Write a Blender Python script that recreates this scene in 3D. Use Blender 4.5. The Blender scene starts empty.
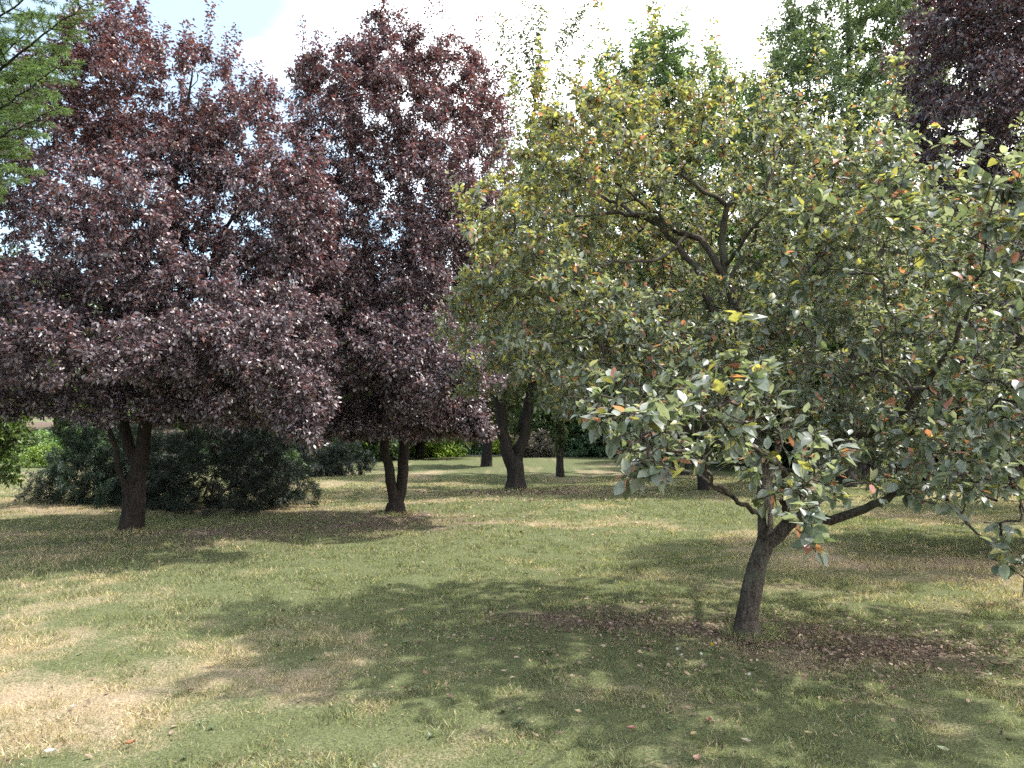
import bpy, math
import numpy as np
from mathutils import Vector

SC = bpy.context.scene
COL = SC.collection
rng = np.random.default_rng(20240817)
F = 770.0
HORIZON = 430.0
PITCH = math.atan((HORIZON - 384.0) / F)
CAMZ = 1.6
SUN_AZ, SUN_EL = math.radians(76), math.radians(60)   # azimuth to the right of +Y

# ------------------------------------------------------------------ helpers
def height(x, y):
    """lie of the land: almost flat lawn, low bank far away"""
    x = np.asarray(x, float); y = np.asarray(y, float)
    t = np.clip((y - 47.0) / 12.0, 0, 1); t = t * t * (3 - 2 * t)
    r = 0.035 * np.sin(x * 0.55 + 1.1) * np.sin(y * 0.43 + 0.4) + 0.02 * np.sin(x * 1.3 - y * 0.9)
    return r * np.clip(y / 6.0, 0, 1) + 2.1 * t + np.clip(y - 60, 0, None) * 0.03

def at(px, py, d):
    """world point seen at pixel (px, py) of the photograph at forward distance d (metres)"""
    a, b = (px - 512.0) / F, (384.0 - py) / F
    c, s = math.cos(PITCH), math.sin(PITCH)
    v = np.array([a, c - b * s, s + b * c])
    v = v / v[1] * d
    return v + np.array([0, 0, CAMZ])

def ground_at(px, d):
    x = (px - 512.0) / F * d
    return np.array([x, d, float(height(x, d))])

def _hash(i, j, k, seed):
    n = (i.astype(np.int64) * 73856093) ^ (j.astype(np.int64) * 19349663) ^ (k.astype(np.int64) * 83492791) ^ (seed * 2654435)
    n = (n ^ (n >> 13)) * 1274126177 & 0x7fffffff
    n = (n ^ (n >> 15)) * 2246822519 & 0x7fffffff
    return ((n ^ (n >> 16)) & 0xffff) / 65535.0

def noise(p, seed=0):
    """value noise 0..1 of points (N,3)"""
    p = np.asarray(p, float)
    i = np.floor(p).astype(np.int64); f = p - i; f = f * f * (3 - 2 * f)
    r = 0
    for dx in (0, 1):
        for dy in (0, 1):
            for dz in (0, 1):
                w = (f[:, 0] if dx else 1 - f[:, 0]) * (f[:, 1] if dy else 1 - f[:, 1]) * (f[:, 2] if dz else 1 - f[:, 2])
                r = r + w * _hash(i[:, 0] + dx, i[:, 1] + dy, i[:, 2] + dz, seed)
    return r

def fbm(p, seed=0, octaves=3):
    p = np.asarray(p, float); a, r, t = 1.0, 0, 0
    for o in range(octaves):
        r = r + a * noise(p * 2 ** o, seed + o * 17); t += a; a *= 0.55
    return r / t

def unit(v):
    return v / np.maximum(np.linalg.norm(v, axis=-1, keepdims=True), 1e-9)

def mesh_obj(name, verts, face_sets, mat, parent=None, attrs=None, smooth=False):
    """face_sets: list of (n, k) int arrays; attrs: {name: (N,3) colours or (N,) floats} per point"""
    me = bpy.data.meshes.new(name)
    verts = np.asarray(verts, np.float32)
    me.vertices.add(len(verts)); me.vertices.foreach_set('co', verts.ravel())
    loops = np.concatenate([f.ravel() for f in face_sets]) if face_sets else np.zeros(0, int)
    tot = np.concatenate([np.full(len(f), f.shape[1]) for f in face_sets])
    me.loops.add(len(loops)); me.loops.foreach_set('vertex_index', loops.astype(np.int32))
    me.polygons.add(len(tot))
    me.polygons.foreach_set('loop_start', (np.cumsum(tot) - tot).astype(np.int32))
    me.polygons.foreach_set('loop_total', tot.astype(np.int32))
    if smooth:
        me.polygons.foreach_set('use_smooth', np.ones(len(tot), bool))
    me.update(calc_edges=True)
    for k, a in (attrs or {}).items():
        a = np.asarray(a, np.float32)
        if a.ndim == 2:
            at_ = me.attributes.new(k, 'FLOAT_COLOR', 'POINT')
            at_.data.foreach_set('color', np.concatenate([a, np.ones((len(a), 1), np.float32)], 1).ravel())
        else:
            at_ = me.attributes.new(k, 'FLOAT', 'POINT'); at_.data.foreach_set('value', a.ravel())
    me.materials.append(mat)
    o = bpy.data.objects.new(name, me); COL.objects.link(o)
    if parent is not None:
        o.parent = parent
    return o

def tag(o, label=None, cat=None, group=None, kind=None):
    if label: o['label'] = label
    if cat: o['category'] = cat
    if group: o['group'] = group
    if kind: o['kind'] = kind
    return o

def thing(name, loc, label, cat, group=None):
    o = bpy.data.objects.new(name, None); COL.objects.link(o)
    o.empty_display_size = 0.2
    o.location = Vector([float(c) for c in loc])
    return tag(o, label, cat, group)

# ------------------------------------------------------------------ materials
def nodemat(name):
    m = bpy.data.materials.new(name); m.use_nodes = True
    nt = m.node_tree
    for n in list(nt.nodes): nt.nodes.remove(n)
    out = nt.nodes.new('ShaderNodeOutputMaterial')
    return m, nt, out

def leaf_mat(name, rough=0.42, trans=0.4, warm=(1.0, 1.0, 0.55), boost=1.6, spec=0.5):
    m, nt, out = nodemat(name)
    N, L = nt.nodes.new, nt.links.new
    a = N('ShaderNodeAttribute'); a.attribute_name = 'tint'
    tc = N('ShaderNodeTexCoord')
    nz = N('ShaderNodeTexNoise'); nz.inputs['Scale'].default_value = 45; nz.inputs['Detail'].default_value = 3
    L(tc.outputs['Object'], nz.inputs['Vector'])
    mr = N('ShaderNodeMapRange'); mr.inputs[1].default_value = 0.25; mr.inputs[2].default_value = 0.75
    mr.inputs[3].default_value = 0.72; mr.inputs[4].default_value = 1.25
    L(nz.outputs['Fac'], mr.inputs[0])
    v = N('ShaderNodeVectorMath'); v.operation = 'SCALE'
    L(a.outputs['Color'], v.inputs[0]); L(mr.outputs[0], v.inputs['Scale'])
    b = N('ShaderNodeBsdfPrincipled'); b.inputs['Roughness'].default_value = rough
    b.inputs['Specular IOR Level'].default_value = spec
    L(v.outputs[0], b.inputs['Base Color'])
    t = N('ShaderNodeBsdfTranslucent')
    w = N('ShaderNodeVectorMath'); w.operation = 'MULTIPLY'
    w.inputs[1].default_value = tuple(c * boost for c in warm)
    L(v.outputs[0], w.inputs[0]); L(w.outputs[0], t.inputs['Color'])
    mx = N('ShaderNodeMixShader'); mx.inputs[0].default_value = trans
    L(b.outputs[0], mx.inputs[1]); L(t.outputs[0], mx.inputs[2]); L(mx.outputs[0], out.inputs['Surface'])
    return m

def bark_mat(name, c0, c1, scale=9.0, bump=0.6, moss=None):
    m, nt, out = nodemat(name)
    N, L = nt.nodes.new, nt.links.new
    tc = N('ShaderNodeTexCoord')
    mp = N('ShaderNodeMapping'); mp.inputs['Scale'].default_value = (1, 1, 0.20)
    L(tc.outputs['Object'], mp.inputs['Vector'])
    n1 = N('ShaderNodeTexNoise'); n1.inputs['Scale'].default_value = scale * 2.4; n1.inputs['Detail'].default_value = 9; n1.inputs['Roughness'].default_value = 0.7; n1.inputs['Distortion'].default_value = 0.6
    n2 = N('ShaderNodeTexNoise'); n2.inputs['Scale'].default_value = scale * 6; n2.inputs['Detail'].default_value = 6
    L(mp.outputs[0], n1.inputs['Vector']); L(tc.outputs['Object'], n2.inputs['Vector'])
    mul = N('ShaderNodeMath'); mul.operation = 'MULTIPLY'
    L(n1.outputs['Fac'], mul.inputs[0]); L(n2.outputs['Fac'], mul.inputs[1])
    r = N('ShaderNodeValToRGB')
    r.color_ramp.elements[0].position = 0.16; r.color_ramp.elements[0].color = (*c0, 1)
    r.color_ramp.elements[1].position = 0.40; r.color_ramp.elements[1].color = (*c1, 1)
    L(mul.outputs[0], r.inputs[0])
    col = r.outputs[0]
    if moss:
        n3 = N('ShaderNodeTexNoise'); n3.inputs['Scale'].default_value = 5; n3.inputs['Detail'].default_value = 6
        L(tc.outputs['Object'], n3.inputs['Vector'])
        r3 = N('ShaderNodeValToRGB'); r3.color_ramp.elements[0].position = 0.5; r3.color_ramp.elements[1].position = 0.68
        L(n3.outputs['Fac'], r3.inputs[0])
        mx = N('ShaderNodeMixRGB'); mx.inputs[2].default_value = (*moss, 1)
        L(r3.outputs[0], mx.inputs[0]); L(col, mx.inputs[1]); col = mx.outputs[0]
    b = N('ShaderNodeBsdfPrincipled'); b.inputs['Roughness'].default_value = 0.9
    b.inputs['Specular IOR Level'].default_value = 0.2
    L(col, b.inputs['Base Color'])
    bp = N('ShaderNodeBump'); bp.inputs['Strength'].default_value = bump; bp.inputs['Distance'].default_value = 0.03
    L(mul.outputs[0], bp.inputs['Height']); L(bp.outputs[0], b.inputs['Normal'])
    L(b.outputs[0], out.inputs['Surface'])
    return m

def plain_mat(name, col, rough=0.8, noise_scale=30, var=0.3):
    m, nt, out = nodemat(name)
    N, L = nt.nodes.new, nt.links.new
    tc = N('ShaderNodeTexCoord'); nz = N('ShaderNodeTexNoise'); nz.inputs['Scale'].default_value = noise_scale
    nz.inputs['Detail'].default_value = 5
    L(tc.outputs['Object'], nz.inputs['Vector'])
    r = N('ShaderNodeValToRGB')
    r.color_ramp.elements[0].position = 0.3; r.color_ramp.elements[0].color = (*[c * (1 - var) for c in col], 1)
    r.color_ramp.elements[1].position = 0.7; r.color_ramp.elements[1].color = (*[min(1, c * (1 + var)) for c in col], 1)
    L(nz.outputs['Fac'], r.inputs[0])
    b = N('ShaderNodeBsdfPrincipled'); b.inputs['Roughness'].default_value = rough
    L(r.outputs[0], b.inputs['Base Color']); L(b.outputs[0], out.inputs['Surface'])
    return m

M = {}
M['apple_leaf'] = leaf_mat('apple_leaf', 0.40, 0.36, (1.05, 1.05, 0.55), 1.75, 0.6)
M['plum_leaf'] = leaf_mat('plum_leaf', 0.42, 0.24, (1.2, 0.84, 0.86), 1.5, 0.8)
M['far_leaf'] = leaf_mat('far_leaf', 0.5, 0.40, (0.95, 1.05, 0.5), 1.7, 0.4)
M['needle'] = leaf_mat('needle', 0.5, 0.30, (0.95, 1.05, 0.5), 1.6, 0.4)
M['shrub_leaf'] = leaf_mat('shrub_leaf', 0.45, 0.22, (0.9, 1.05, 0.55), 1.4, 0.4)
M['grass'] = leaf_mat('grass_blade', 0.55, 0.40, (1.0, 1.05, 0.55), 1.5, 0.3)
M['litter'] = leaf_mat('dry_leaf', 0.7, 0.15, (1.0, 0.9, 0.7), 1.2, 0.3)
M['apple_bark'] = bark_mat('apple_bark', (0.022, 0.017, 0.014), (0.15, 0.122, 0.10), 13, 1.0, (0.10, 0.105, 0.075))
M['plum_bark'] = bark_mat('plum_bark', (0.010, 0.008, 0.007), (0.058, 0.044, 0.036), 9, 1.0)
M['dark_bark'] = bark_mat('dark_bark', (0.012, 0.011, 0.01), (0.05, 0.042, 0.036), 6, 0.8)
M['twig'] = plain_mat('twig_bark', (0.06, 0.048, 0.04), 0.85, 60, 0.35)

# ------------------------------------------------------------------ tree growing
class Skel:
    """a branching skeleton: nodes with parents; grown towards scattered points"""
    def __init__(self):
        self.pos = []; self.par = []; self.limb = []; self.rad = []; self.chain = []; self.leafy = []
        self.nch = 0
    def poly(self, pts, rads, limb, parent=-1, step=0.12, wob=0.0, leafy=False):
        """add a polyline as one chain; returns node indices"""
        pts = np.asarray(pts, float); rads = np.asarray(rads, float)
        # Catmull-Rom smoothing
        P = np.vstack([2 * pts[0] - pts[1], pts, 2 * pts[-1] - pts[-2]])
        out, rr = [], []
        for i in range(len(pts) - 1):
            n = max(1, int(np.linalg.norm(pts[i + 1] - pts[i]) / step))
            for k in range(n):
                t = k / n; a, b, c, d = P[i:i + 4]
                out.append(0.5 * ((2 * b) + (c - a) * t + (2 * a - 5 * b + 4 * c - d) * t * t + (3 * b - a - 3 * c + d) * t ** 3))
                rr.append(rads[i] * (1 - t) + rads[i + 1] * t)
        out.append(pts[-1]); rr.append(rads[-1])
        out = np.array(out)
        if wob:
            w = rng.normal(0, wob, out.shape); w[0] = 0
            out = out + w
        idx = []
        ch = self.nch; self.nch += 1
        p = parent
        for k in range(len(out)):
            if k == 0 and parent >= 0:
                continue            # start from the parent node itself
            self.pos.append(out[k]); self.par.append(p); self.limb.append(limb)
            self.rad.append(rr[k]); self.chain.append(ch); self.leafy.append(leafy)
            p = len(self.pos) - 1; idx.append(p)
        return idx
    def nearest(self, pt):
        return int(np.argmin(np.linalg.norm(np.array(self.pos) - np.asarray(pt), axis=1)))
    def grow(self, targets, step=0.14, up=0.25, wob=0.02, sag=0.0, minrad=0.0):
        """each target is joined to the best node by a slightly bowed twig"""
        base = np.array(self.pos)
        cap = len(base) + 80 * len(targets)
        pos = np.zeros((cap, 3)); pos[:len(base)] = base
        n = len(base)
        d0 = np.array([np.min(np.linalg.norm(base - t, axis=1)) for t in targets])
        root = base[0]
        for ti in np.argsort(d0):
            t = targets[ti]
            dv = t - pos[:n]
            d = np.sqrt((dv ** 2).sum(1)) + 1e-6
            # prefer nodes below / inside the target
            c = d * (1.0 + up * np.clip(-dv[:, 2] / d, 0, 1)) + 0.06 * np.maximum(0, np.sqrt(((pos[:n] - root) ** 2).sum(1)) - np.linalg.norm(t - root))
            j = int(np.argmin(c))
            a = pos[j]; L = d[j]
            k = max(2, int(L / step))
            if n + k >= cap: break
            pd = pos[j] - pos[self.par[j]] if self.par[j] >= 0 else np.array([0, 0, 1.0])
            pd = pd / (np.linalg.norm(pd) + 1e-9)
            s = np.linspace(0, 1, k + 1)[1:, None]
            ctrl = a + pd * L * 0.22 + (t - a) * 0.3 + np.array([0, 0, 0.10 * L])
            path = (1 - s) ** 2 * a + 2 * s * (1 - s) * ctrl + s * s * t
            path[:-1] += rng.normal(0, wob, path[:-1].shape)
            path[:, 2] -= sag * (s[:, 0] ** 2) * L
            ch = self.nch; self.nch += 1
            p = j; lb = self.limb[j]
            for q in path:
                self.pos.append(q); self.par.append(p); self.limb.append(lb); self.rad.append(-1.0)
                self.chain.append(ch); self.leafy.append(True)
                pos[n] = q; p = n; n += 1
        return self
    def shoots(self, n, lo, hi, cell=0.35, out=0.25, r=0.006):
        """upright young shoots from the top of the crown"""
        P = np.array(self.pos); c = P[:].mean(0)
        key = {}
        for i in np.argsort(P[:, 2]):
            key[(int(P[i, 0] // cell), int(P[i, 1] // cell))] = i
        tops = np.array(list(key.values())); tops = tops[P[tops, 2] > np.quantile(P[:, 2], 0.55)]
        for i in rng.choice(tops, size=min(n, len(tops)), replace=False):
            L = rng.uniform(lo, hi); o = P[i] - c; o[2] = 0
            d = unit(np.array([0, 0, 1.0]) + out * unit(o) * rng.random() + rng.normal(0, .12, 3))
            e = P[i] + d * L; m_ = (P[i] + e) / 2 + rng.normal(0, .04 * L, 3)
            self.poly([P[i], m_, e], [r, r * .7, r * .35], self.limb[i], int(i), max(.05, L / 7), .004, leafy=0.4)
        return self
    def finish(self, rtip=0.0028, power=0.45):
        self.P = np.array(self.pos); self.par = np.array(self.par); self.limbA = np.array(self.limb)
        self.R = np.array(self.rad); self.C = np.array(self.chain); self.LF = np.array(self.leafy, float)
        n = len(self.P); cnt = np.zeros(n); haskid = np.zeros(n, bool)
        haskid[self.par[self.par >= 0]] = True
        cnt[~haskid] = 1
        # children always come after parents
        for i in range(n - 1, 0, -1):
            if self.par[i] >= 0: cnt[self.par[i]] += cnt[i]
        self.cnt = cnt
        auto = rtip * cnt ** power
        self.Rf = np.where(self.R > 0, self.R, auto)
        # a child is never thicker than its parent
        for i in range(1, n):
            if self.par[i] >= 0: self.Rf[i] = min(self.Rf[i], self.Rf[self.par[i]])
        return self

def tubes(sk, sel, sides, origin, rough=0.0, seed=3, minr=0.0):
    """mesh arrays of the nodes in sel (bool)"""
    P, par, R, C = sk.P, sk.par, sk.Rf, sk.C
    n = len(P)
    d = np.zeros((n, 3)); ok = par >= 0
    d[ok] = P[ok] - P[par[ok]]
    kid = np.full(n, -1)
    same = ok.copy(); same[ok] = C[ok] == C[par[ok]]
    kid[par[same]] = np.nonzero(same)[0]
    has = kid >= 0
    fwd = np.zeros((n, 3)); fwd[has] = P[kid[has]] - P[has]
    axis = unit(unit(d) + np.where(has[:, None], unit(fwd), 0))
    axis[np.linalg.norm(axis, axis=1) < 0.5] = (0, 0, 1)
    ref = np.where(np.abs(axis[:, 1:2]) > 0.92, np.array([[1.0, 0, 0]]), np.array([[0, 1.0, 0]]))
    u = unit(np.cross(axis, ref)); v = np.cross(axis, u)
    ang = np.arange(sides) / sides * 2 * np.pi
    ca, sa = np.cos(ang), np.sin(ang)
    def ring(idx, ax_from, rr):
        r = rr[:, None] * np.ones(sides)
        pts = P[idx][:, None] + (u[ax_from][:, None] * ca[None, :, None] + v[ax_from][:, None] * sa[None, :, None]) * r[..., None]
        if rough:
            q = pts.reshape(-1, 3)
            f = (fbm(q * np.array([9, 9, 2.2]), seed, 4) - 0.5) * 2
            off = (pts - P[idx][:, None]).reshape(-1, 3)
            pts = (q + off * (f * rough)[:, None]).reshape(pts.shape)
        return pts
    idx = np.nonzero(sel)[0]
    m = np.full(n, -1); m[idx] = np.arange(len(idx))
    V = [ring(idx, idx, np.maximum(R[idx], minr))]
    segs = idx[par[idx] >= 0]
    inn = same[segs] & sel[par[segs]]
    a, b = segs[inn], par[segs[inn]]
    A, B = m[a], m[b]
    st = segs[~inn]
    if len(st):
        V.append(ring(par[st], st, np.maximum(np.minimum(R[st] * 1.25, R[par[st]]), minr)))
        A = np.concatenate([A, m[st]]); B = np.concatenate([B, len(idx) + np.arange(len(st))])
    V = np.concatenate(V).reshape(-1, 3) - origin
    k = np.arange(sides); k2 = (k + 1) % sides
    Fq = np.stack([B[:, None] * sides + k, B[:, None] * sides + k2, A[:, None] * sides + k2, A[:, None] * sides + k], -1).reshape(-1, 4)
    return V, Fq

LEAF_FINE = (np.array([[0, 0, 0], [0.28, -0.44, 0.10], [0.66, -0.40, 0.06], [1, 0, -0.10], [0.66, 0.40, 0.06], [0.28, 0.44, 0.10], [0.5, 0, 0.0]]),
             [np.array([[0, 6, 2, 1], [0, 5, 4, 6]]), np.array([[6, 3, 2], [6, 4, 3]])])
LEAF_MID = (np.array([[0, 0, 0], [0.45, -0.5, 0.12], [1, 0, -0.06], [0.45, 0.5, 0.12]]),
            [np.array([[0, 2, 1], [0, 3, 2]])])
LEAF_THIN = (np.array([[0, -0.5, 0], [0, 0.5, 0], [1, 0, 0]]), [np.array([[0, 1, 2]])])

LEAF_NEAR = (np.array([[0, 0, 0], [.12, -.22, .03], [.12, 0, 0], [.12, .22, .03], [.36, -.48, .10], [.36, 0, 0], [.36, .48, .10],
                       [.66, -.42, .08], [.66, 0, 0], [.66, .42, .08], [.88, -.17, .03], [.88, 0, 0], [.88, .17, .03], [1, 0, 0]]),
             [np.array([[1, 2, 5, 4], [2, 3, 6, 5], [4, 5, 8, 7], [5, 6, 9, 8], [7, 8, 11, 10], [8, 9, 12, 11]]),
              np.array([[0, 2, 1], [0, 3, 2], [10, 11, 13], [11, 12, 13]])])

def leaf_arrays(pos, dr, nrm, length, width, tmpl, curl=None, cup=None):
    T, FS = tmpl
    side = unit(np.cross(nrm, dr)); nn = np.cross(dr, side)
    V = (pos[:, None] + length[:, None, None] * (T[None, :, 0:1] * dr[:, None]) +
         width[:, None, None] * (T[None, :, 1:2] * side[:, None]) +
         width[:, None, None] * (T[None, :, 2:3] * nn[:, None]))
    if curl is not None:
        x = T[None, :, 0]; y = T[None, :, 1]
        V = V - (length[:, None] * curl[:, None] * x ** 2)[..., None] * nn[:, None]
        V = V + (width[:, None] * cup[:, None] * y ** 2 + 0.05 * width[:, None] * np.sin(9 * x + 20 * cup[:, None]) * np.abs(y))[..., None] * nn[:, None]
    base = np.arange(len(pos)) * len(T)
    faces = [(base[:, None, None] + f[None]).reshape(-1, f.shape[1]) for f in FS]
    return V.reshape(-1, 3), faces, len(T)

def foliage(sk, n, length, aspect, tmpl, colour, origin, maxcnt=2, upbias=1.0, spread=1.0, droop=0.2, jit=0.02, along=0.45, sel=None, lenvar=0.22, spur=0):
    """n leaves scattered along the thin twigs; colour(pos, rnd) -> (n,3)"""
    thin = (sk.cnt <= maxcnt) & (sk.LF > 0) & (sk.par >= 0)
    if sel is not None: thin &= sel
    idx = np.nonzero(thin)[0]
    ln = np.linalg.norm(sk.P[idx] - sk.P[sk.par[idx]], axis=1)
    ln = ln * sk.LF[idx]
    pick = rng.choice(idx, size=n, p=ln / ln.sum())
    t = rng.random(n)[:, None]
    if spur:      # leaves sit in small rosettes on spurs
        m_ = n // spur + 1
        pick = np.repeat(pick[:m_], spur)[:n]; t = np.repeat(t[:m_], spur, axis=0)[:n]
    a, b = sk.P[sk.par[pick]], sk.P[pick]
    ax = unit(b - a)
    p = a * (1 - t) + b * t
    q = rng.normal(size=(n, 3)); q -= (q * ax).sum(1)[:, None] * ax; q = unit(q)
    dr = unit(ax * along + q * spread + np.array([0, 0, -droop]) + rng.normal(0, 0.25, (n, 3)))
    nr = unit(np.array([0, 0, upbias]) + rng.normal(0, 0.55, (n, 3)))
    nr = unit(nr - (nr * dr).sum(1)[:, None] * dr)
    p = p + q * jit * rng.random((n, 1)) + rng.normal(0, jit * 0.5, (n, 3))
    L = length * np.clip(rng.normal(1, lenvar, n), 0.45, 1.6)
    V, faces, k = leaf_arrays(p - origin, dr, nr, L, L * aspect * rng.uniform(0.8, 1.2, n), tmpl, rng.normal(.16, .16, n), rng.normal(.15, .35, n))
    c = np.clip(colour(p, rng.random((n, 4))), 0.004, 0.9)
    return V, faces, {'tint': np.repeat(c, k, axis=0)}

def lobes(spec, total, clump=0.0, freq=1.3, seed=1, shell=0.30, minz=0.3):
    """spec: (px, py, d, rx_px, ry_px, rd_m, weight). Scatters points in the union of ellipsoids."""
    out = []
    W = sum(s[6] for s in spec)
    for (px, py, d, rx, ry, rd, w) in spec:
        n = int(total * w / W)
        c = at(px, py, d); R = np.array([rx * d / F, rd, ry * d / F])
        k = int(n * (1.0 + 0.6 * clump)) + 4
        v = unit(rng.normal(size=(k, 3))) * (rng.random((k, 1)) ** shell)
        v *= 1.0 + 0.30 * (noise(v * 2.3 + 7.0 * px, seed) - 0.5)[:, None] * 2
        p = c + v * R
        if clump:
            f = fbm(p * freq, seed, 2)
            f = np.argsort(-(f + rng.normal(0, 0.07, k)))
            p = p[f[:n]]
        p = p[p[:, 2] > minz]
        out.append(p)
    return np.concatenate(out)

def px_poly(pts):
    """[(px, py, d, r)] -> points, radii"""
    return [at(p[0], p[1], p[2]) for p in pts], [p[3] for p in pts]

def ramp(cols):
    return [np.array(c) for c in cols]

def build_tree(root, sk, names, trunk_sides, bark, leafparts, limb_sides=6, twig_sides=3, twig_r=0.012, rough=0.18, seed=3, minr=0.0):
    """trunk, each limb (wood of every thickness) and crown as children of root"""
    o = np.array(root.location)
    for lid, nm in names.items():
        selL = sk.limbA == lid
        thick = selL & (sk.Rf >= twig_r); thin = selL & ~(sk.Rf >= twig_r)
        V, FS, off = [], [], 0
        sides = trunk_sides if nm == 'trunk' or nm == 'stem' else limb_sides
        if thick.any():
            v, f = tubes(sk, thick, sides, o, rough, seed); V.append(v); FS.append(f + off); off += len(v)
        if thin.any():
            v, f = tubes(sk, thin, twig_sides, o, 0, minr=minr); V.append(v); FS.append(f + off); off += len(v)
        if V:
            mesh_obj(nm, np.concatenate(V), [np.concatenate(FS)], bark, root, smooth=True)
    V, off, fs, tint = [], 0, {}, []
    mat = leafparts[0][3]
    for (v, faces, at_, _m) in leafparts:
        V.append(v); tint.append(at_['tint'])
        for f in faces:
            fs.setdefault(f.shape[1], []).append(f + off)
        off += len(v)
    return mesh_obj('crown', np.concatenate(V), [np.concatenate(x) for x in fs.values()], mat, root, {'tint': np.concatenate(tint)})
#PART2
# ------------------------------------------------------------------ lawn
def dry_soil(x, y):
    """how straw-dry and how bare the lawn is at (x, y): 0..1 each"""
    p = np.stack([x, y, np.zeros_like(x)], -1)
    a = fbm(p * np.array([0.55, 0.75, 1]), 11, 4); b = fbm(p * 2.6, 12, 3); c = fbm(p * 0.22, 13, 2)
    def blob(cx, cy, rx, ry):
        return np.exp(-(((x - cx) / rx) ** 2 + ((y - cy) / ry) ** 2))
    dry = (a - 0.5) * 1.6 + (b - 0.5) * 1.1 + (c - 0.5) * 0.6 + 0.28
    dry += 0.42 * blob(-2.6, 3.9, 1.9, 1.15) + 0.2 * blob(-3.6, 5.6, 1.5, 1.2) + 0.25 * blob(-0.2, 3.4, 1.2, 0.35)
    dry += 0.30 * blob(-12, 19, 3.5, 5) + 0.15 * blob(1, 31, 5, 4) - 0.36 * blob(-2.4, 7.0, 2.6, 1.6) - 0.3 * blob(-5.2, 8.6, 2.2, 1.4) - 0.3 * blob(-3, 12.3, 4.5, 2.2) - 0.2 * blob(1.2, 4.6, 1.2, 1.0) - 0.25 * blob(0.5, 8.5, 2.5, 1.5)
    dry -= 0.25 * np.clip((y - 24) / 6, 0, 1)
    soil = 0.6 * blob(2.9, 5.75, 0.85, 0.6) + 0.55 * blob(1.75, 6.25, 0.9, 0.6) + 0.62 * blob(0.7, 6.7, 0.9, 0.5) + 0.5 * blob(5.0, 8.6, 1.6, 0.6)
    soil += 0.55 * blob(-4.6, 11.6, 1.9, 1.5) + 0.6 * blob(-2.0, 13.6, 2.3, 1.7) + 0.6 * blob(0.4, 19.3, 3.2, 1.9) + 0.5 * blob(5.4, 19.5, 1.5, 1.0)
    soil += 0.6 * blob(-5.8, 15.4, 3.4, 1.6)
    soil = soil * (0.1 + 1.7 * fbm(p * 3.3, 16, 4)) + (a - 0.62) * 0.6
    dug = 0.7 * np.clip((y - 49) / 6, 0, 1) * (fbm(p * 0.12, 15, 2) > 0.56)
    return np.clip(dry, 0, 1), np.clip(np.maximum(soil, dug), 0, 1)

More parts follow.
